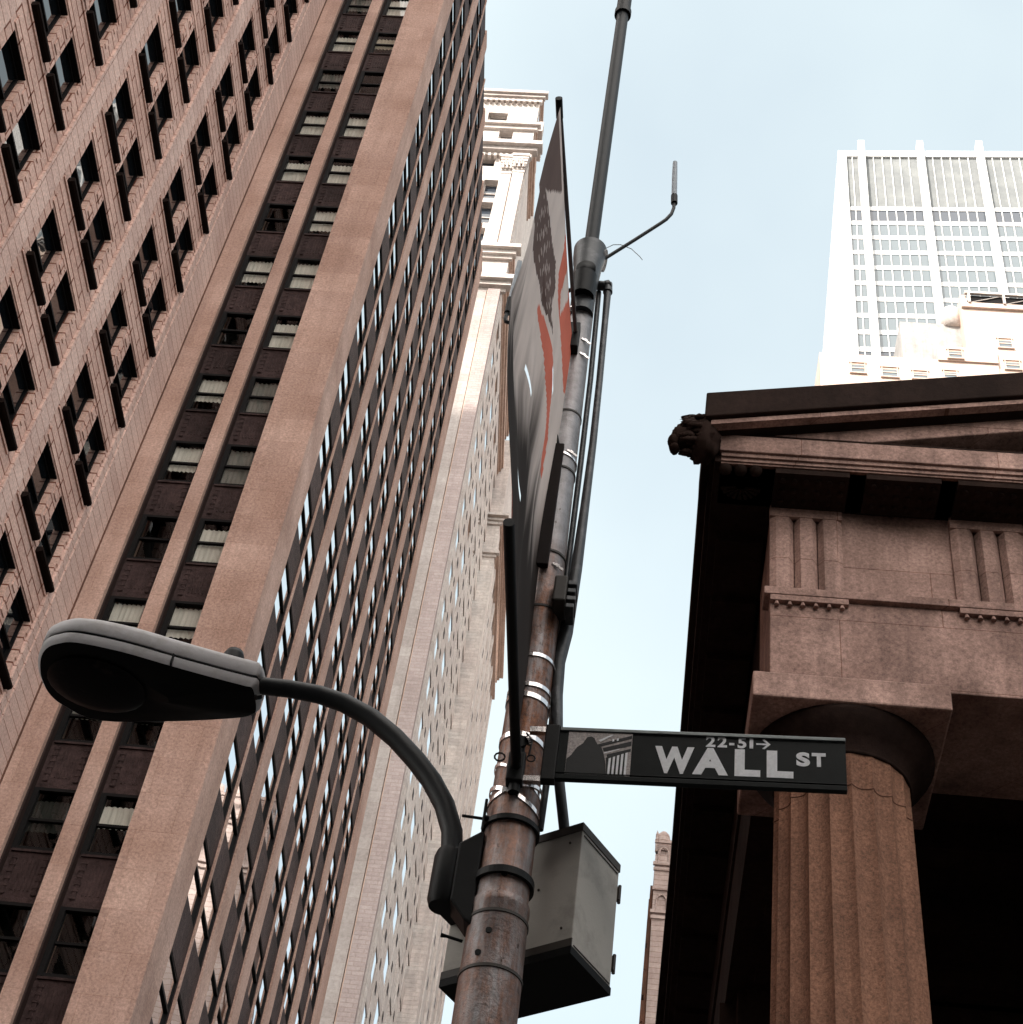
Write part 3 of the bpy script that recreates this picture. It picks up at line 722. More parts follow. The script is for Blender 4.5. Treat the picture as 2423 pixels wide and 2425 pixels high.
MB().box(1.75, 2.6, 21.21, 62, 18.98, 20.698).build('side_architrave', TEMPLED, H)
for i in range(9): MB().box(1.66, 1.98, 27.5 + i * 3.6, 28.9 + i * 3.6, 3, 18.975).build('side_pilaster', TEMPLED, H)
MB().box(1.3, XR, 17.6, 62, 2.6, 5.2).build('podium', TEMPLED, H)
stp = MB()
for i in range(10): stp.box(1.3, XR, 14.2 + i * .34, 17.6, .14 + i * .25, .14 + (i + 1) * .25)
stp.build('steps', TEMPLED, H)  # podium and steps darkened to cut light bounced under the beams
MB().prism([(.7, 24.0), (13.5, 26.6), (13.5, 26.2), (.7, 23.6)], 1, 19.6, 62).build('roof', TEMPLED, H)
MB().prism([(13.5, 24.2), (13.5, 26.7), (26.2, 24.0), (26.2, 23.4)], 1, 17.63, 19.5).build('raking_sima', TEMPLED, H)
# lion head spout on the gutter corner
lm = MB(); rnd = random.Random(3)
def blob(cx, cy, cz, rx, ry, rz, amp, seed, n=18, m=12):
    vs = []; rd = random.Random(seed); jit = [[rd.uniform(-1, 1) for _ in range(n)] for _ in range(m + 1)]
    for i in range(m + 1):
        th = math.pi * i / m
        for k in range(n):
            ph = 2 * math.pi * k / n
            q = 1 + amp * jit[i][k] + amp * .8 * math.sin(7 * ph + 3 * th)
            vs.append((cx + rx * q * math.cos(th), cy + ry * q * math.sin(th) * math.cos(ph), cz + rz * q * math.sin(th) * math.sin(ph)))
    return vs, [(i * n + k, (i + 1) * n + k, (i + 1) * n + (k + 1) % n, i * n + (k + 1) % n) for i in range(m) for k in range(n)]
lm.add(*blob(.62, 18.05, 23.35, .26, .34, .50, .12, 1), True)
lm.add(*blob(.42, 18.02, 23.42, .24, .28, .36, .13, 2), True)
lm.add(*blob(.26, 18.0, 23.32, .17, .20, .24, .10, 3), True)
lm.add(*blob(.13, 18.0, 23.20, .10, .14, .13, .08, 4), True)
lm.add(*blob(.14, 18.0, 23.02, .08, .12, .06, .06, 5), True)
for i in range(54):
    a_ = 2 * math.pi * i / 27; q_ = .8 + .22 * (i % 3) / 2
    lm.add(*blob(.34 + .16 * (i % 4) / 2, 18.02 + .28 * q_ * math.cos(a_), 23.38 + .40 * q_ * math.sin(a_), .11, .045, .05, .25, 20 + i, 8, 6), True)
for sy in (-1, 1): lm.add(*blob(.30, 18.0 + .17 * sy, 23.55, .06, .06, .07, .05, 60 + sy, 8, 6), True)
lm.build('lion_head_spout', TEMPLED, H)

# ================================================================== building behind the viewer, only its shade reaches the view
K = thing('shading_office_block', 'tall grey office block standing behind the viewer, outside the photograph', 'building', (-50, -50, 0))
kb = MB()
kb.box(-96, -16, -60, -40, 0, 222); kb.build('wall', GREYC, K)
kb = MB()
for i in range(19): kb.box(-94 + i * 4, -92.3 + i * 4, -39.99, -39.9, 6, 218)
kb.build('window_strips', BRONZE, K)

K2 = thing('low_corner_block', 'dark stone corner block across the street behind the viewer, outside the photograph', 'building', (0, -30, 0))
MB().box(-70, 60, -38, -16, 0, 25).box(26, 60, -15.9, 12, 0, 25).build('wall', GREYC, K2)
kb = MB()
for i in range(40):
    for j in range(5): kb.box(-68 + i * 3.2, -66.4 + i * 3.2, -15.98, -15.95, 3 + j * 4.4, 5.6 + j * 4.4)
kb.build('window_rows', BRONZE, K2)

# ================================================================== lamp post
PX, PY = -.480, 5.278
PO = thing('lamp_post', 'rusty galvanized street pole with steel bands rising in front of the towers', 'street pole', (PX, PY, 0))
prof = [(.14, .14), (.14, .3), (.118, .5), (.112, 4.9), (.107, 5.205), (.109, 5.21), (.108, 5.24), (.100, 5.25), (.097, 5.72), (.092, 5.75), (.088, 6.0), (.0825, 6.6), (.076, 7.2), (.068, 8.0), (.063, 8.6), (.06, 9.05), (.058, 9.36), (.0, 9.37)]
MB().lathe(PX, PY, [(0, .14)] + prof, 40).build('pole_shaft', POLEM, PO)
MB().tube([(PX, PY, 9.2), (PX, PY, 12.35)], .0385, 24).build('mast_pipe', PIPEM, PO)
MB().tube([(PX, PY, 12.33), (PX, PY, 13.2)], .047, 20).tube([(PX, PY, 12.28), (PX, PY, 12.34)], .055, 20).build('mast_collar', BLACKM, PO)
# cap fitting with round opening facing us
cf = MB().tube([(PX, PY - .03, 8.86), (PX, PY - .03, 9.1), (PX, PY - .02, 9.3), (PX, PY, 9.42), (PX, PY, 9.50)], [.062, .064, .075, .088, .09], 28)
cf.tube([(PX - .075, PY + .02, 9.47), (PX + .085, PY + .02, 9.44)], .062, 20)
cf.build('pole_cap', CONDM, PO)
MB().tube([(PX, PY - .058, 9.20), (PX - .002, PY - .10, 9.19), (PX - .003, PY - .105, 9.19)], [.05, .052, .0], 24).tube([(PX - .002, PY - .072, 8.96), (PX - .002, PY - .082, 9.13)], [.060, .064], 24).build('cap_opening', BLACKM, PO)
def ring(z, r, th, mat, name, h=None, tiltx=0, tilty=0, parent=None):
    h = h or th; n = 40; vs = []
    for (dr, dz) in ((0, -h / 2), (th, -h / 2), (th, h / 2), (0, h / 2)):
        for k in range(n):
            a_ = 2 * math.pi * k / n; x_ = (r + dr) * math.cos(a_); y_ = (r + dr) * math.sin(a_)
            vs.append((PX + x_, PY + y_, z + dz + tiltx * x_ + tilty * y_))
    fs = [(i * n + k, i * n + (k + 1) % n, ((i + 1) % 4) * n + (k + 1) % n, ((i + 1) % 4) * n + k) for i in range(4) for k in range(n)]
    return MB().add(vs, fs, False).build(name, mat, parent or PO)
def rad_at(z):
    for (r0, z0), (r1, z1) in zip(prof, prof[1:]):
        if z0 <= z <= z1 and z1 > z0: return r0 + (r1 - r0) * (z - z0) / (z1 - z0)
    return .06
for z_, h_, tx, ty in ((6.42, .018, .05, 0), (6.255, .02, .04, 0), (6.20, .024, -.1, 0), (5.99, .024, -.1, .0), (5.80, .014, -.7, 0), (5.70, .02, -.5, .1), (5.72, .016, .45, 0), (7.72, .014, -.25, 0)):
    ring(z_, rad_at(z_) + .001, .004, STEEL, 'steel_band', h_, tx, ty)
for z_ in (8.62, 8.50, 7.74, 6.97):
    r_ = rad_at(z_)
    sx0 = MB(Matrix.Translation((PX + r_ * .35, PY - r_ * .97, z_)) @ Matrix.Rotation(R(24), 4, 'Y') @ Matrix.Rotation(R(20), 4, 'Z'))
    sx0.box(0, .055, -.004, .001, -.006, .006).box(.015, .032, -.008, -.0045, -.008, .008).build('strap_end', STEEL, PO, bevel=.001)
for z_, th in ((4.93, .004), (5.16, .004), (7.05, .005), (8.04, .003), (7.62, .004), (6.71, .003)):
    ring(z_, rad_at(z_), th, BOXD, 'seam', .012)
for (a_, z0) in ((-1.75, 5.07), (-1.5, 5.32), (-2.0, 4.98)):
    x_, y_ = PX + rad_at(z0) * math.cos(a_), PY + rad_at(z0) * math.sin(a_)
    MB().tube([(x_, y_ - .004, z0), (x_, y_ + .02, z0)], [.012, .012], 12).build('bolt_hole', BLACKM, PO)
MB().box(PX - .042, PX + .012, PY - .108, PY - .079, 6.93, 7.74).build('channel_bar', BOXBK, PO, bevel=.004)
MB().tube([(PX - .015, PY - .08, 7.74), (PX - .03, PY - .1, 7.80), (PX - .09, PY - .13, 7.88), (PX - .12, PY - .16, 7.98)], .008, 8).build('cable', BLACKM, PO)
# conduits up the back right of the pole
MB().tube([(-.362, 5.30, 9.19), (-.357, 5.30, 8.9), (-.349, 5.298, 8.39), (-.345, 5.298, 7.90), (-.348, 5.298, 7.45), (-.353, 5.30, 7.04), (-.366, 5.30, 6.65), (-.380, 5.30, 6.48), (-.372, 5.30, 6.30), (-.352, 5.30, 6.1), (-.32, 5.32, 5.86), (-.282, 5.36, 5.664)],
          [.020, .017, .017, .018, .021, .026, .031, .028, .026, .024, .021, .021], 16).tube([(-.375, 5.30, 9.20), (-.355, 5.30, 9.21)], .034, 14).tube([(-.42, 5.3, 9.21), (-.362, 5.3, 9.205), (-.361, 5.3, 9.15)], [.026, .03, .026], 14).build('conduit', CONDM, PO)
MB().tube([(-.410, 5.33, 9.19), (-.396, 5.328, 8.43), (-.393, 5.328, 7.78), (-.393, 5.328, 7.2), (-.392, 5.33, 6.8), (-.386, 5.34, 6.43), (-.372, 5.34, 5.9), (-.377, 5.36, 5.664)], .014, 12).build('conduit', CONDM, PO)
jb = thing('junction_box', 'small dark grey junction box strapped to the pole above the street sign', 'junction box', (-.38, 5.2, 6.7))
MB().box(-.428, -.372, 5.14, 5.27, 6.69, 6.84).build('housing', BOXD, jb, bevel=.008)
jf = MB()
for i in range(4): jf.box(-.371, -.335 + .004 * (i % 2), 5.15, 5.26, 6.66 + i * .045, 6.685 + i * .045)
jf.build('fins', CONDM, jb, bevel=.004)
MB().tube([(-.395, 5.2, 6.83), (-.392, 5.22, 6.9), (-.39, 5.28, 6.96)], .008, 8).build('cable', BLACKM, jb)

# ================================================================== cobra head street lamp on curved arm
LA = thing('street_lamp', 'grey cobra head street lamp on a dark curved arm reaching left from the pole', 'street lamp', (-.7, PY, 5.4))
MB().tube([(-.684, PY, 5.36), (-.686, PY, 5.45), (-.70, PY, 5.56), (-.745, PY, 5.68), (-.81, PY, 5.79), (-.885, PY, 5.884), (-.985, PY, 5.99), (-1.10, PY, 6.085), (-1.22, PY, 6.15), (-1.33, PY, 6.185), (-1.46, PY, 6.203), (-1.64, PY, 6.21)],
          [.041] * 5 + [.041, .040, .040, .039, .038, .037, .036], 24).build('arm', ARMM, LA)
bk = MB().tube([(-.69, PY, 5.22), (-.69, PY, 5.25), (-.69, PY, 5.43), (-.69, PY, 5.46)], [.05, .06, .06, .052], 20)
bk.box(-.70, -.58, PY - .05, PY + .05, 5.25, 5.46)
bk.prism([(-.66, 5.22), (-.66, 5.47), (-.585, 5.53), (-.57, 5.53), (-.57, 5.12), (-.60, 5.14)], 1, PY - .06, PY + .06)
bk.build('bracket', BLACKM, LA, bevel=.008)
def lring(z, name, th=.012, h=.022):
    o = ring(z, rad_at(z) + .001, th, BLACKM, name, h); o.parent = LA; o.location = parent_world(PO) - parent_world(LA); return o
lring(5.575, 'clamp_band'); lring(5.335, 'clamp_band', .014, .03)
MB().tube([(-.665, PY - .05, 5.60), (-.56, PY - .06, 5.585)], .006, 8).tube([(-.58, PY - .07, 5.67), (-.58, PY - .07, 5.53)], .006, 8).tube([(-.56, PY - .06, 5.585), (-.58, PY - .07, 5.585)], .012, 8).build('clamp_bolt', BLACKM, LA)
# head: plan outline, near edge then far edge, from arm side to tip
near = [(-1.575, 5.234), (-1.612, 5.219), (-1.727, 5.200), (-1.917, 5.165), (-2.136, 5.120), (-2.332, 5.104), (-2.418, 5.128), (-2.480, 5.170), (-2.52, 5.24), (-2.54, 5.33)]
far_ = [(-2.54, 5.40), (-2.526, 5.47), (-2.473, 5.535), (-2.319, 5.60), (-1.966, 5.525), (-1.68, 5.440), (-1.60, 5.40), (-1.575, 5.356)]
raw_ = near + far_; outl = []
for i in range(len(raw_)):
    p0, p1, p2, p3 = (Vector((*raw_[(i + d) % len(raw_)], 0)) for d in (-1, 0, 1, 2))
    for q in (0, .25, .5, .75):
        v_ = .5 * ((2 * p1) + (p2 - p0) * q + (2 * p0 - 5 * p1 + 4 * p2 - p3) * q * q + (3 * p1 - p0 - 3 * p2 + p3) * q ** 3)
        outl.append((v_.x, v_.y))
zc = lambda x, y: 6.149 + math.tan(R(5)) * (-1.567 - x)
def shell(levels, name, mat, smooth=True):
    n = len(outl); cx, cy = -2.05, 5.35; vs = []
    for (sc0, dz) in levels:
        for (x, y) in outl: vs.append((cx + (x - cx) * sc0, cy + (y - cy) * sc0, zc(x, y) + dz + 0 * x))
    m_ = MB(); m_.add(vs, [(i * n + k, i * n + (k + 1) % n, (i + 1) * n + (k + 1) % n, (i + 1) * n + k) for i in range(len(levels) - 1) for k in range(n)], smooth)
    m_.add(vs[-n:], [list(range(n))]); return m_.build(name, mat, LA)
def lv(): return 0
shell([(.965, .0), (.995, .018), (.995, .046)], 'lower_housing', LAMPG)
shell([(.965, .046), (.965, .060)], 'gasket', BLACKM)
shell([(.985, .060), (1.0, .066), (1.0, .115), (.97, .135), (.86, .16), (.6, .18), (.3, .185)], 'upper_housing', LAMPG)
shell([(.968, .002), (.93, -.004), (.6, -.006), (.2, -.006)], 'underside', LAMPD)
gl = MB(); n_ = 24; vs = []
for (rr, dz) in ((1, -.007), (.93, -.016), (.7, -.024), (.35, -.029), (.02, -.030)):
    for k in range(n_):
        a_ = 2 * math.pi * k / n_; x_, y_ = -2.28 + .215 * rr * math.cos(a_), 5.355 + .165 * rr * math.sin(a_)
        vs.append((x_, y_, zc(x_, y_) + dz))
gl.add(vs, [(i * n_ + k, i * n_ + (k + 1) % n_, (i + 1) * n_ + (k + 1) % n_, (i + 1) * n_ + k) for i in range(4) for k in range(n_)], True)
gl.build('lens', LENS, LA)
MB().lathe(-1.74, 5.33, [(.045, 6.32), (.045, 6.40), (.036, 6.425), (0, 6.43)], 24).build('photocell', BLACKM, LA)
MB().box(-1.932, -1.927, 5.150, 5.185, 6.178, 6.232).tube([(-1.575, 5.25, 6.12), (-1.56, 5.26, 6.135)], .012, 10).build('latch', BLACKM, LA)

# ================================================================== street name sign
SG = thing('street_sign', 'black street name sign reading WALL ST with a photo panel, mounted on the pole', 'street sign', (-.33, 5.141, 5.87))
aS = R(-3.5)
TSg = Matrix.Translation((-.33, 5.141, 5.743)) @ Matrix.Rotation(aS, 4, 'Z')     # local x along the sign, -y towards us, z up
SWD, SHT = 1.087, .254
MB(TSg).box(0, SWD, .004, .012, .02, SHT - .02).build('plate', SIGNK, SG)
MB(TSg).box(0, SWD, -.004, .020, 0, .022).box(0, SWD, -.002, .018, .030, .033).build('lower_rail', SIGNK, SG, bevel=.002)
MB(TSg).box(0, SWD, -.004, .020, SHT - .016, SHT).build('upper_rail', SIGNE, SG, bevel=.002)
MB(TSg).box(-.055, .0, -.010, .03, -.012, SHT + .006).build('bracket', BLACKM, SG, bevel=.004)
for z_a in (-.01, SHT - .02): MB(TSg).box(-.12, -.055, .005, .03, z_a, z_a + .025).build('bracket_arm', STEEL, SG)
ph = MB(TSg)
ph.box(.035, .281, .001, .004, .026, SHT - .018)
pho = ph.build('photo_panel', SIGNP, SG)
pk = MB(TSg)
def flat(poly, y=-.0005): pk.prism([(a, c) for a, c in poly], 1, y, .001)
# seated bulk of a cloaked figure in silhouette
flat([(.036, .026), (.036, .098), (.052, .118), (.072, .158), (.093, .178), (.098, .190), (.108, .210), (.124, .214), (.136, .206), (.141, .192), (.150, .176), (.166, .160), (.176, .13), (.186, .085), (.192, .026)])
pk2 = MB(TSg)
def flat2(poly, y=-.0012): pk2.prism([(a, c) for a, c in poly], 1, y, -.0007)
# entablature lines and roof of the columned building
flat([(.150, .176), (.279, .226), (.279, .212), (.162, .166)]); flat([(.170, .158), (.279, .198), (.279, .176), (.176, .142)])
flat([(.188, .128), (.278, .160), (.278, .148), (.190, .112)])
flat([(.186, .112), (.192, .026), (.262, .026), (.264, .142)])
for i in range(5):
    xb = .196 + i * .0155; flat2([(xb, .030), (xb + .008, .030), (xb + .0095, .112 + i * .0075), (xb + .0005, .108 + i * .0075)])
flat2([(.152, .196), (.200, .226), (.210, .226), (.160, .188)]); flat2([(.205, .205), (.212, .205), (.212, .194), (.205, .192)]); flat2([(.222, .208), (.229, .210), (.229, .198), (.222, .196)])
flat2([(.176, .136), (.235, .158), (.235, .153), (.176, .130)])
pk.build('photo_dark_shapes', SIGNB, pho); pk2.build('photo_light_shapes', SIGNW, pho)
def text(s, x, z, size, bold, name, sx=1.0, space=1.0, shear=0):
    cu = bpy.data.curves.new(name, 'FONT'); cu.body = s; cu.size = size; cu.offset = bold; cu.extrude = .0006; cu.space_character = space; cu.shear = shear
    o = bpy.data.objects.new(name, cu); C.objects.link(o)
    dg = bpy.context.evaluated_depsgraph_get(); me = bpy.data.meshes.new_from_object(o.evaluated_get(dg))
    bpy.data.objects.remove(o)
    xs_ = [v.co.x for v in me.vertices]; zs_ = [v.co.y for v in me.vertices]
    base = parent_world(SG)
    w0 = max(xs_) - min(xs_); xm_ = min(xs_)
    for v in me.vertices:
        p = TSg @ Vector((x + (v.co.x - xm_) * sx, .0032 - v.co.z * 1.0, z + v.co.y)); v.co = p - base
    me.materials.clear(); me.materials.append(SIGNW)
    ob = bpy.data.objects.new(name, me); C.objects.link(ob); ob.parent = SG; return ob, w0 * sx
def fit_text(s, x0, x1, z, size, bold, name, space=1.0):
    ob, w0 = text(s, x0, z, size, bold, name, 1.0, space)
    bpy.data.objects.remove(ob); return text(s, x0, z, size, bold, name, (x1 - x0) / w0, space)[0]
for ch, xa, xb in (('W', .370, .519), ('A', .514, .648), ('L', .672, .768), ('L', .792, .891)): fit_text(ch, xa, xb, .061, .166, .0085, 'letter')
for ch, xa, xb in (('S', .902, .953), ('T', .960, 1.012)): fit_text(ch, xa, xb, .117, .086, .0042, 'letter')
for ch, xa, xb in (('2', .562, .598), ('2', .606, .642), ('-', .650, .670), ('5', .682, .715), ('1', .727, .741)): fit_text(ch, xa, xb, .191, .072, .0022, 'numeral')
ar = MB(TSg)
ar.box(.752, .798, .0022, .004, .2085, .2155)
ar.prism([(.775, .234), (.783, .237), (.806, .212), (.783, .187), (.775, .190), (.795, .212)], 1, .0018, .0038)
ar.build('arrow', SIGNW, SG)

# ================================================================== control cabinet behind the pole
CB = thing('control_cabinet', 'grey metal control cabinet hung behind the pole, below the street sign', 'cabinet', (-.3, 5.5, 5.107))
az = R(-58.0); dn = 5.3
pc = Vector((dn * math.sin(R(-2.29)), dn * math.cos(R(-2.29)), 0))
ux = Vector((math.sin(az), math.cos(az), 0)); uy = Vector((math.sin(az + R(89)), math.cos(az + R(89)), 0))
TCb = Matrix(((ux.x, uy.x, 0, pc.x), (ux.y, uy.y, 0, pc.y), (0, 0, 1, 5.107), (0, 0, 0, 1)))
MB(TCb).box(0, .565, 0, .285, .0, .556).build('body', BOXM, CB, bevel=.004)
MB(TCb).box(-.004, .57, -.004, .289, .523, .561).build('lid', BOXD, CB, bevel=.003)
MB(TCb).box(-.002, .567, -.004, .288, -.02, .012).build('base', LAMPD, CB)
MB(TCb).box(-.002, .567, -.004, .001, .013, .045).build('skirt', BOXD, CB)
for zz_ in (.09, .40):
    MB(TCb).box(-.006, .012, .286, .300, zz_, zz_ + .06).tube([(.0, .298, zz_ - .01), (.0, .298, zz_ + .07)], .007, 8).build('hinge', BOXD, CB)
MB(TCb).box(-.0035, -.0005, .012, .273, .02, .024).box(-.0035, -.0005, .012, .273, .506, .510).build('door_seam', BOXD, CB)
for (px_, pz_) in ((.05, .48), (.05, .10), (.30, .47), (.30, .11), (.17, .30)): MB(TCb).tube([(px_, -.004, pz_), (px_, .002, pz_)], .005, 10).build('rivet', BOXD, CB)
MB(TCb).box(.40, .56, -.10, .0, .25, .29).build('mounting_arm', BLACKM, CB)
MB().tube([(-.60, 5.30, 5.10), (-.66, 5.30, 5.115), (-.68, 5.30, 5.118)], [.006, .006, .009], 8).build('bolt', BLACKM, CB)

# ================================================================== banner between two rods
BN = thing('banner', 'weathered brown, white and red cloth banner hanging edge on beside the pole', 'banner', (-.55, 4.5, 5.8))
tab = [(5.80, -.493), (6.05, -.516), (6.63, -.583), (7.11, -.640), (7.35, -.630), (7.69, -.624), (8.12, -.605), (8.58, -.577)]
def interp(z):
    for (z0, a0), (z1, a1) in zip(tab, tab[1:]):
        if z0 <= z <= z1: return a0 + (a1 - a0) * (z - z0) / (z1 - z0)
    return tab[-1][1] if z > 8 else tab[0][1]
def inside(p, poly):
    r = False; j = len(poly) - 1
    for i in range(len(poly)):
        (x0, y0), (x1, y1) = poly[i], poly[j]
        if (y0 > p[1]) != (y1 > p[1]) and p[0] < (x1 - x0) * (p[1] - y0) / (y1 - y0) + x0: r = not r
        j = i
    return r
BRN = [(1.01, 8.52), (1.01, 7.66), (.92, 7.68), (.74, 7.74), (.62, 7.82), (.5, 7.90), (.36, 7.97), (.45, 8.0), (.46, 8.16), (.53, 8.24), (.68, 8.16), (.8, 8.12), (.89, 8.10), (.69, 8.50), (.69, 8.52)]
RED = [(.51, 8.6), (.46, 8.50), (.46, 8.3), (.40, 8.22), (.23, 8.20), (.03, 8.10), (-.01, 8.15), (-.01, 8.6)]
RED2 = [(.63, 7.69), (.61, 7.77), (.49, 7.87), (.41, 7.87), (.28, 7.82), (.13, 7.60), (.09, 7.36), (.28, 7.43), (.38, 7.56), (.44, 7.68), (.52, 7.74)]
WSTR = [(.30, 8.24), (.22, 8.52), (.25, 8.6), (.33, 8.6), (.36, 8.3)]
cloth = MB(); NU, NV = 72, 150
vs = []
for j in range(NV + 1):
    z_ = 5.83 + (8.575 - 5.83) * j / NV
    for i in range(NU + 1):
        u = i / NU
        rip = (.010 * math.sin(u * 9 + z_ * 2.3) + .006 * math.sin(u * 19 - z_ * 3.1)) * 1.5 * math.sin(math.pi * min(1, (z_ - 5.8) / 2.8)) * (1 if z_ < 7.9 else .4)
        vs.append((-.50 + (interp(z_) + .50) * (u ** .8) + rip, 5.20 - 1.3 * u, z_))
rb = random.Random(11)
for j in range(NV):
    for i in range(NU):
        u = (i + .5) / NU; z_ = 5.83 + (8.575 - 5.83) * (j + .5) / NV
        m = 0
        if inside((u, z_), BRN): m = 1
        if inside((u, z_), RED): m = 2
        if inside((u, z_), RED2): m = 2
        if inside((u, z_), WSTR) and m == 2: m = 0
        if m == 1 and .38 < u < .9 and 7.80 < z_ < 8.10: 
            cxx = int(z_ / .022 + (u > .64) * 7)
            if (cxx % 4) in (0, 2) and ((i // 2 * 7 + cxx * 13) % 5) < 2: m = 3
        if m == 0 and z_ < 6.15 and .9 < u < .96 and j % 3: m = 2
        # wind slits
        if any(abs(u - a) < .055 and abs(z_ - b) < .02 for a, b in ((.60, 7.24), (.27, 7.80), (.65, 6.5), (.35, 6.0))): continue
        q = (j * (NU + 1) + i, j * (NU + 1) + i + 1, (j + 1) * (NU + 1) + i + 1, (j + 1) * (NU + 1) + i)
        cloth.m = m
        o = len(cloth.v)
        cloth.f.append(list(q)); cloth.mi.append(m); cloth.sm.append(True)
cloth.v = [Vector(v) for v in vs]
def cloth_mat(name, col, tr=.35, darken_low=False):
    m, t, b = newmat(name); b.inputs['Base Color'].default_value = (*col, 1); b.inputs['Roughness'].default_value = .9
    tl = t.nodes.new('ShaderNodeBsdfTranslucent'); tl.inputs[0].default_value = (*col, 1)
    ms = t.nodes.new('ShaderNodeMixShader'); ms.inputs[0].default_value = tr
    t.links.new(b.outputs[0], ms.inputs[1]); t.links.new(tl.outputs[0], ms.inputs[2]); t.links.new(ms.outputs[0], t.nodes['Material Output'].inputs['Surface'])
    tcn = t.nodes.new('ShaderNodeTexCoord')
    dirt = noise(t, scaled(t, tcn.outputs['Object'], (4, 4, 1.2)), 1.6, 6, .6, .35, .75)
    sx = t.nodes.new('ShaderNodeSeparateXYZ'); t.links.new(tcn.outputs['Object'], sx.inputs[0])
    c = mixrgb(t, dirt, col, tuple(v * .8 for v in col))
    if darken_low:   # lower half darkens downward with vertical streaks; object z runs up from the lower rod
        ad = t.nodes.new('ShaderNodeMath'); ad.operation = 'ADD'
        wv = noise(t, scaled(t, tcn.outputs['Object'], (7, 7, .35)), 1.3, 3, .5, .3, .7)
        ml = t.nodes.new('ShaderNodeMath'); ml.operation = 'MULTIPLY'; ml.inputs[1].default_value = -.55; t.links.new(wv, ml.inputs[0])
        t.links.new(sx.outputs[2], ad.inputs[0]); t.links.new(ml.outputs[0], ad.inputs[1])
        zr = t.nodes.new('ShaderNodeMapRange'); zr.inputs[1].default_value = 1.5; zr.inputs[2].default_value = .7; zr.interpolation_type = 'SMOOTHSTEP'
        t.links.new(ad.outputs[0], zr.inputs[0]); c = mixrgb(t, zr.outputs[0], c, (.022, .016, .014))
    t.links.new(c, b.inputs['Base Color']); t.links.new(c, tl.inputs[0])
    return m
RODM = plain('grey_brown_rod', (.10, .085, .085), .6)
CM = [cloth_mat('banner_white_cloth', (.80, .71, .67), .3, True), cloth_mat('banner_brown_cloth', (.15, .10, .09), .2), cloth_mat('banner_red_cloth', (.70, .20, .14), .5), cloth_mat('banner_text', (.45, .38, .36))]
cl = cloth.build('cloth', CM, BN)
MB().tube([(PX, PY, 8.6), (-.583, 3.90, 8.6)], .0105, 16).build('upper_rod', RODM, BN)
MB().tube([(-.582, 3.97, 8.6), (-.587, 3.87, 8.6)], .0165, 16).build('rod_cap', BLACKM, BN)
MB().tube([(PX, PY, 5.79), (-.499, 3.885, 5.79)], .020, 16).build('lower_rod', BLACKM, BN)
br = MB().box(PX - .035, PX + .03, PY - .14, PY - .05, 5.72, 5.86).tube([(PX, PY - .11, 5.68), (PX, PY - .11, 5.93)], .022, 12)
br.tube([(PX, PY - .12, 5.915), (PX, PY - .135, 5.915)], .028, 16)
br.build('rod_bracket', BLACKM, BN, bevel=.006)
MB().tube([(PX + .026, PY - .13, 5.92), (PX + .034, PY - .13, 5.925)], .02, 14).tube([(PX - .034, PY - .13, 5.92), (PX - .024, PY - .13, 5.925)], .017, 14).build('bracket_bolt', STEEL, BN)
br = MB().box(PX - .04, PX + .012, PY - .12, PY - .05, 8.48, 8.68); br.build('rod_bracket', BLACKM, BN, bevel=.006)
MB().tube([(PX - .05, PY - .12, 8.79), (PX - .044, PY - .12, 8.79)], .013, 12).build('bracket_bolt', STEEL, BN)
for zz_ in (5.86, 5.9):
    pts = [(PX - .07 + .02 * math.cos(t_), PY - .12, 5.84 + .02 * math.sin(t_)) for t_ in [i * .6 for i in range(11)]]
MB().tube(pts, .004, 6).build('tie_wire', BLACKM, BN)
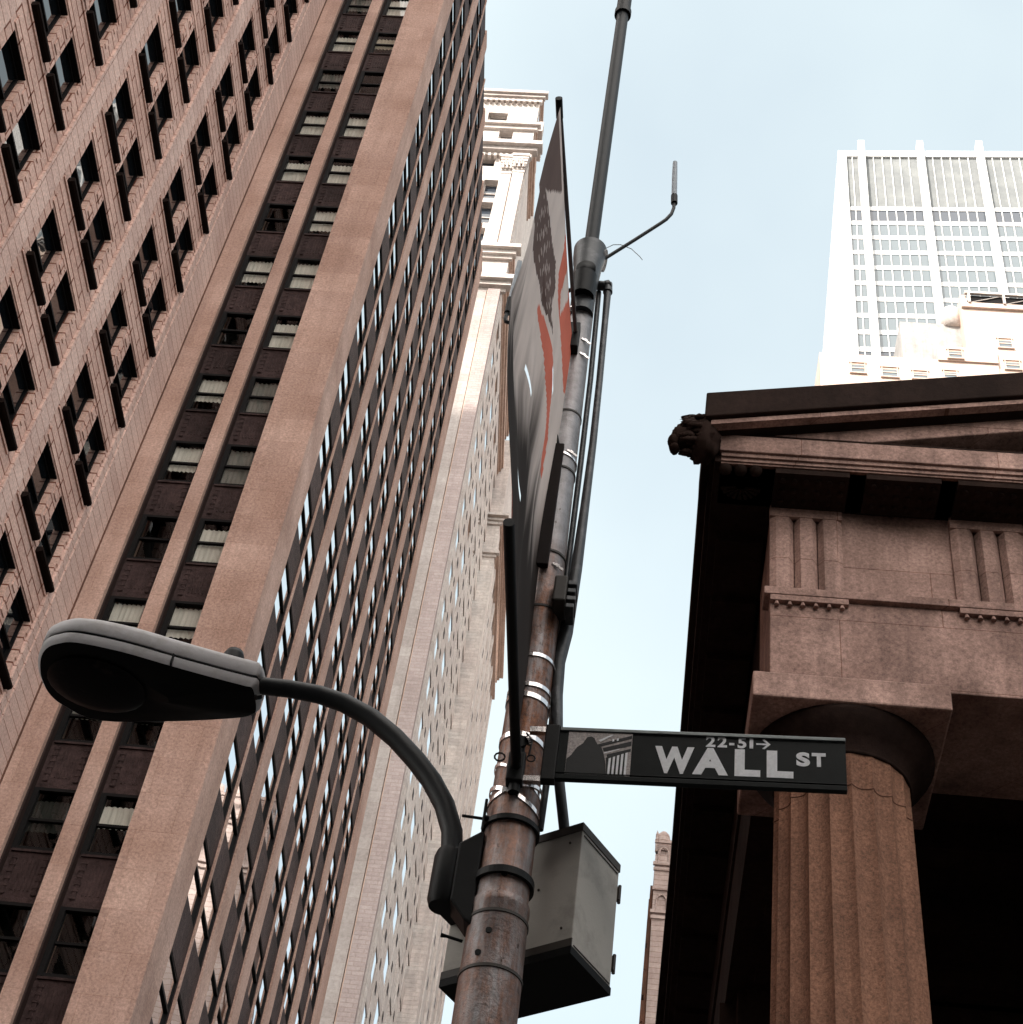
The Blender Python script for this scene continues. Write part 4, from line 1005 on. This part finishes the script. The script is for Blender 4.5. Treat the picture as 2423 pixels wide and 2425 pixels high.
MB().tube([(PX + .05 + .016 * math.cos(t_), PY - .12, 5.845 + .016 * math.sin(t_)) for t_ in [i * .6 for i in range(11)]], .003, 6).build('tie_wire', BLACKM, BN)
MB().tube([(PX + .02, PY - .12, 5.97), (PX + .045, PY - .115, 5.93), (PX + .04, PY - .115, 5.86)], .004, 6).build('tie_wire', BLACKM, BN)

# ================================================================== small antennas
def antenna(label, tube_, base_, arm_, r=.010):
    a = thing('antenna', label, 'antenna', arm_[-1], 'small antennas on the pole')
    MB().tube(tube_, [.0155] * (len(tube_) - 1) + [.0135], 14).build('tube', ANTW, a)
    MB().tube(base_, .019, 14).build('base', BLACKM, a)
    MB().tube(arm_, r, 12).build('arm', ARMM, a)
antenna('pale antenna stick on a thin bent arm standing right of the pole against the sky', [(-.050, PY, 10.09), (-.056, PY, 10.30), (-.060, PY, 10.46)], [(-.047, PY, 10.02), (-.050, PY, 10.10)],
        [(-.047, PY, 10.03), (-.048, PY, 9.97), (-.058, PY, 9.91), (-.085, PY, 9.85), (-.12, PY, 9.80), (-.254, PY, 9.62), (-.425, PY, 9.395)])
antenna('pale antenna tube with black foot left of the pole, half behind the banner', [(-.896, 5.5, 9.32), (-.890, 5.5, 9.50), (-.886, 5.5, 9.68)], [(-.899, 5.5, 9.19), (-.898, 5.5, 9.32)],
        [(-.900, 5.5, 9.21), (-.906, 5.5, 9.14), (-.90, 5.5, 9.11), (-.876, 5.5, 9.10), (-.845, 5.5, 9.13), (-.76, 5.46, 9.16), (-.6, 5.36, 9.2), (-.50, 5.30, 9.22)], .011)
wr = MB().tube([(-.425, PY, 9.40), (-.42, PY, 9.46), (-.40, PY, 9.53), (-.36, PY, 9.57), (-.32, PY, 9.575), (-.26, PY, 9.54), (-.21, PY, 9.47), (-.195, PY, 9.44)], .0022, 6)
wo_ = wr.build('tie_wire', WIREM); wo_['label'] = 'thin loose curl of pale wire at the pole top by the antenna arm'; wo_['category'] = 'wire'
ring(9.42, .062, .006, BLACKM, 'cable_tie', .02, .1, 0)
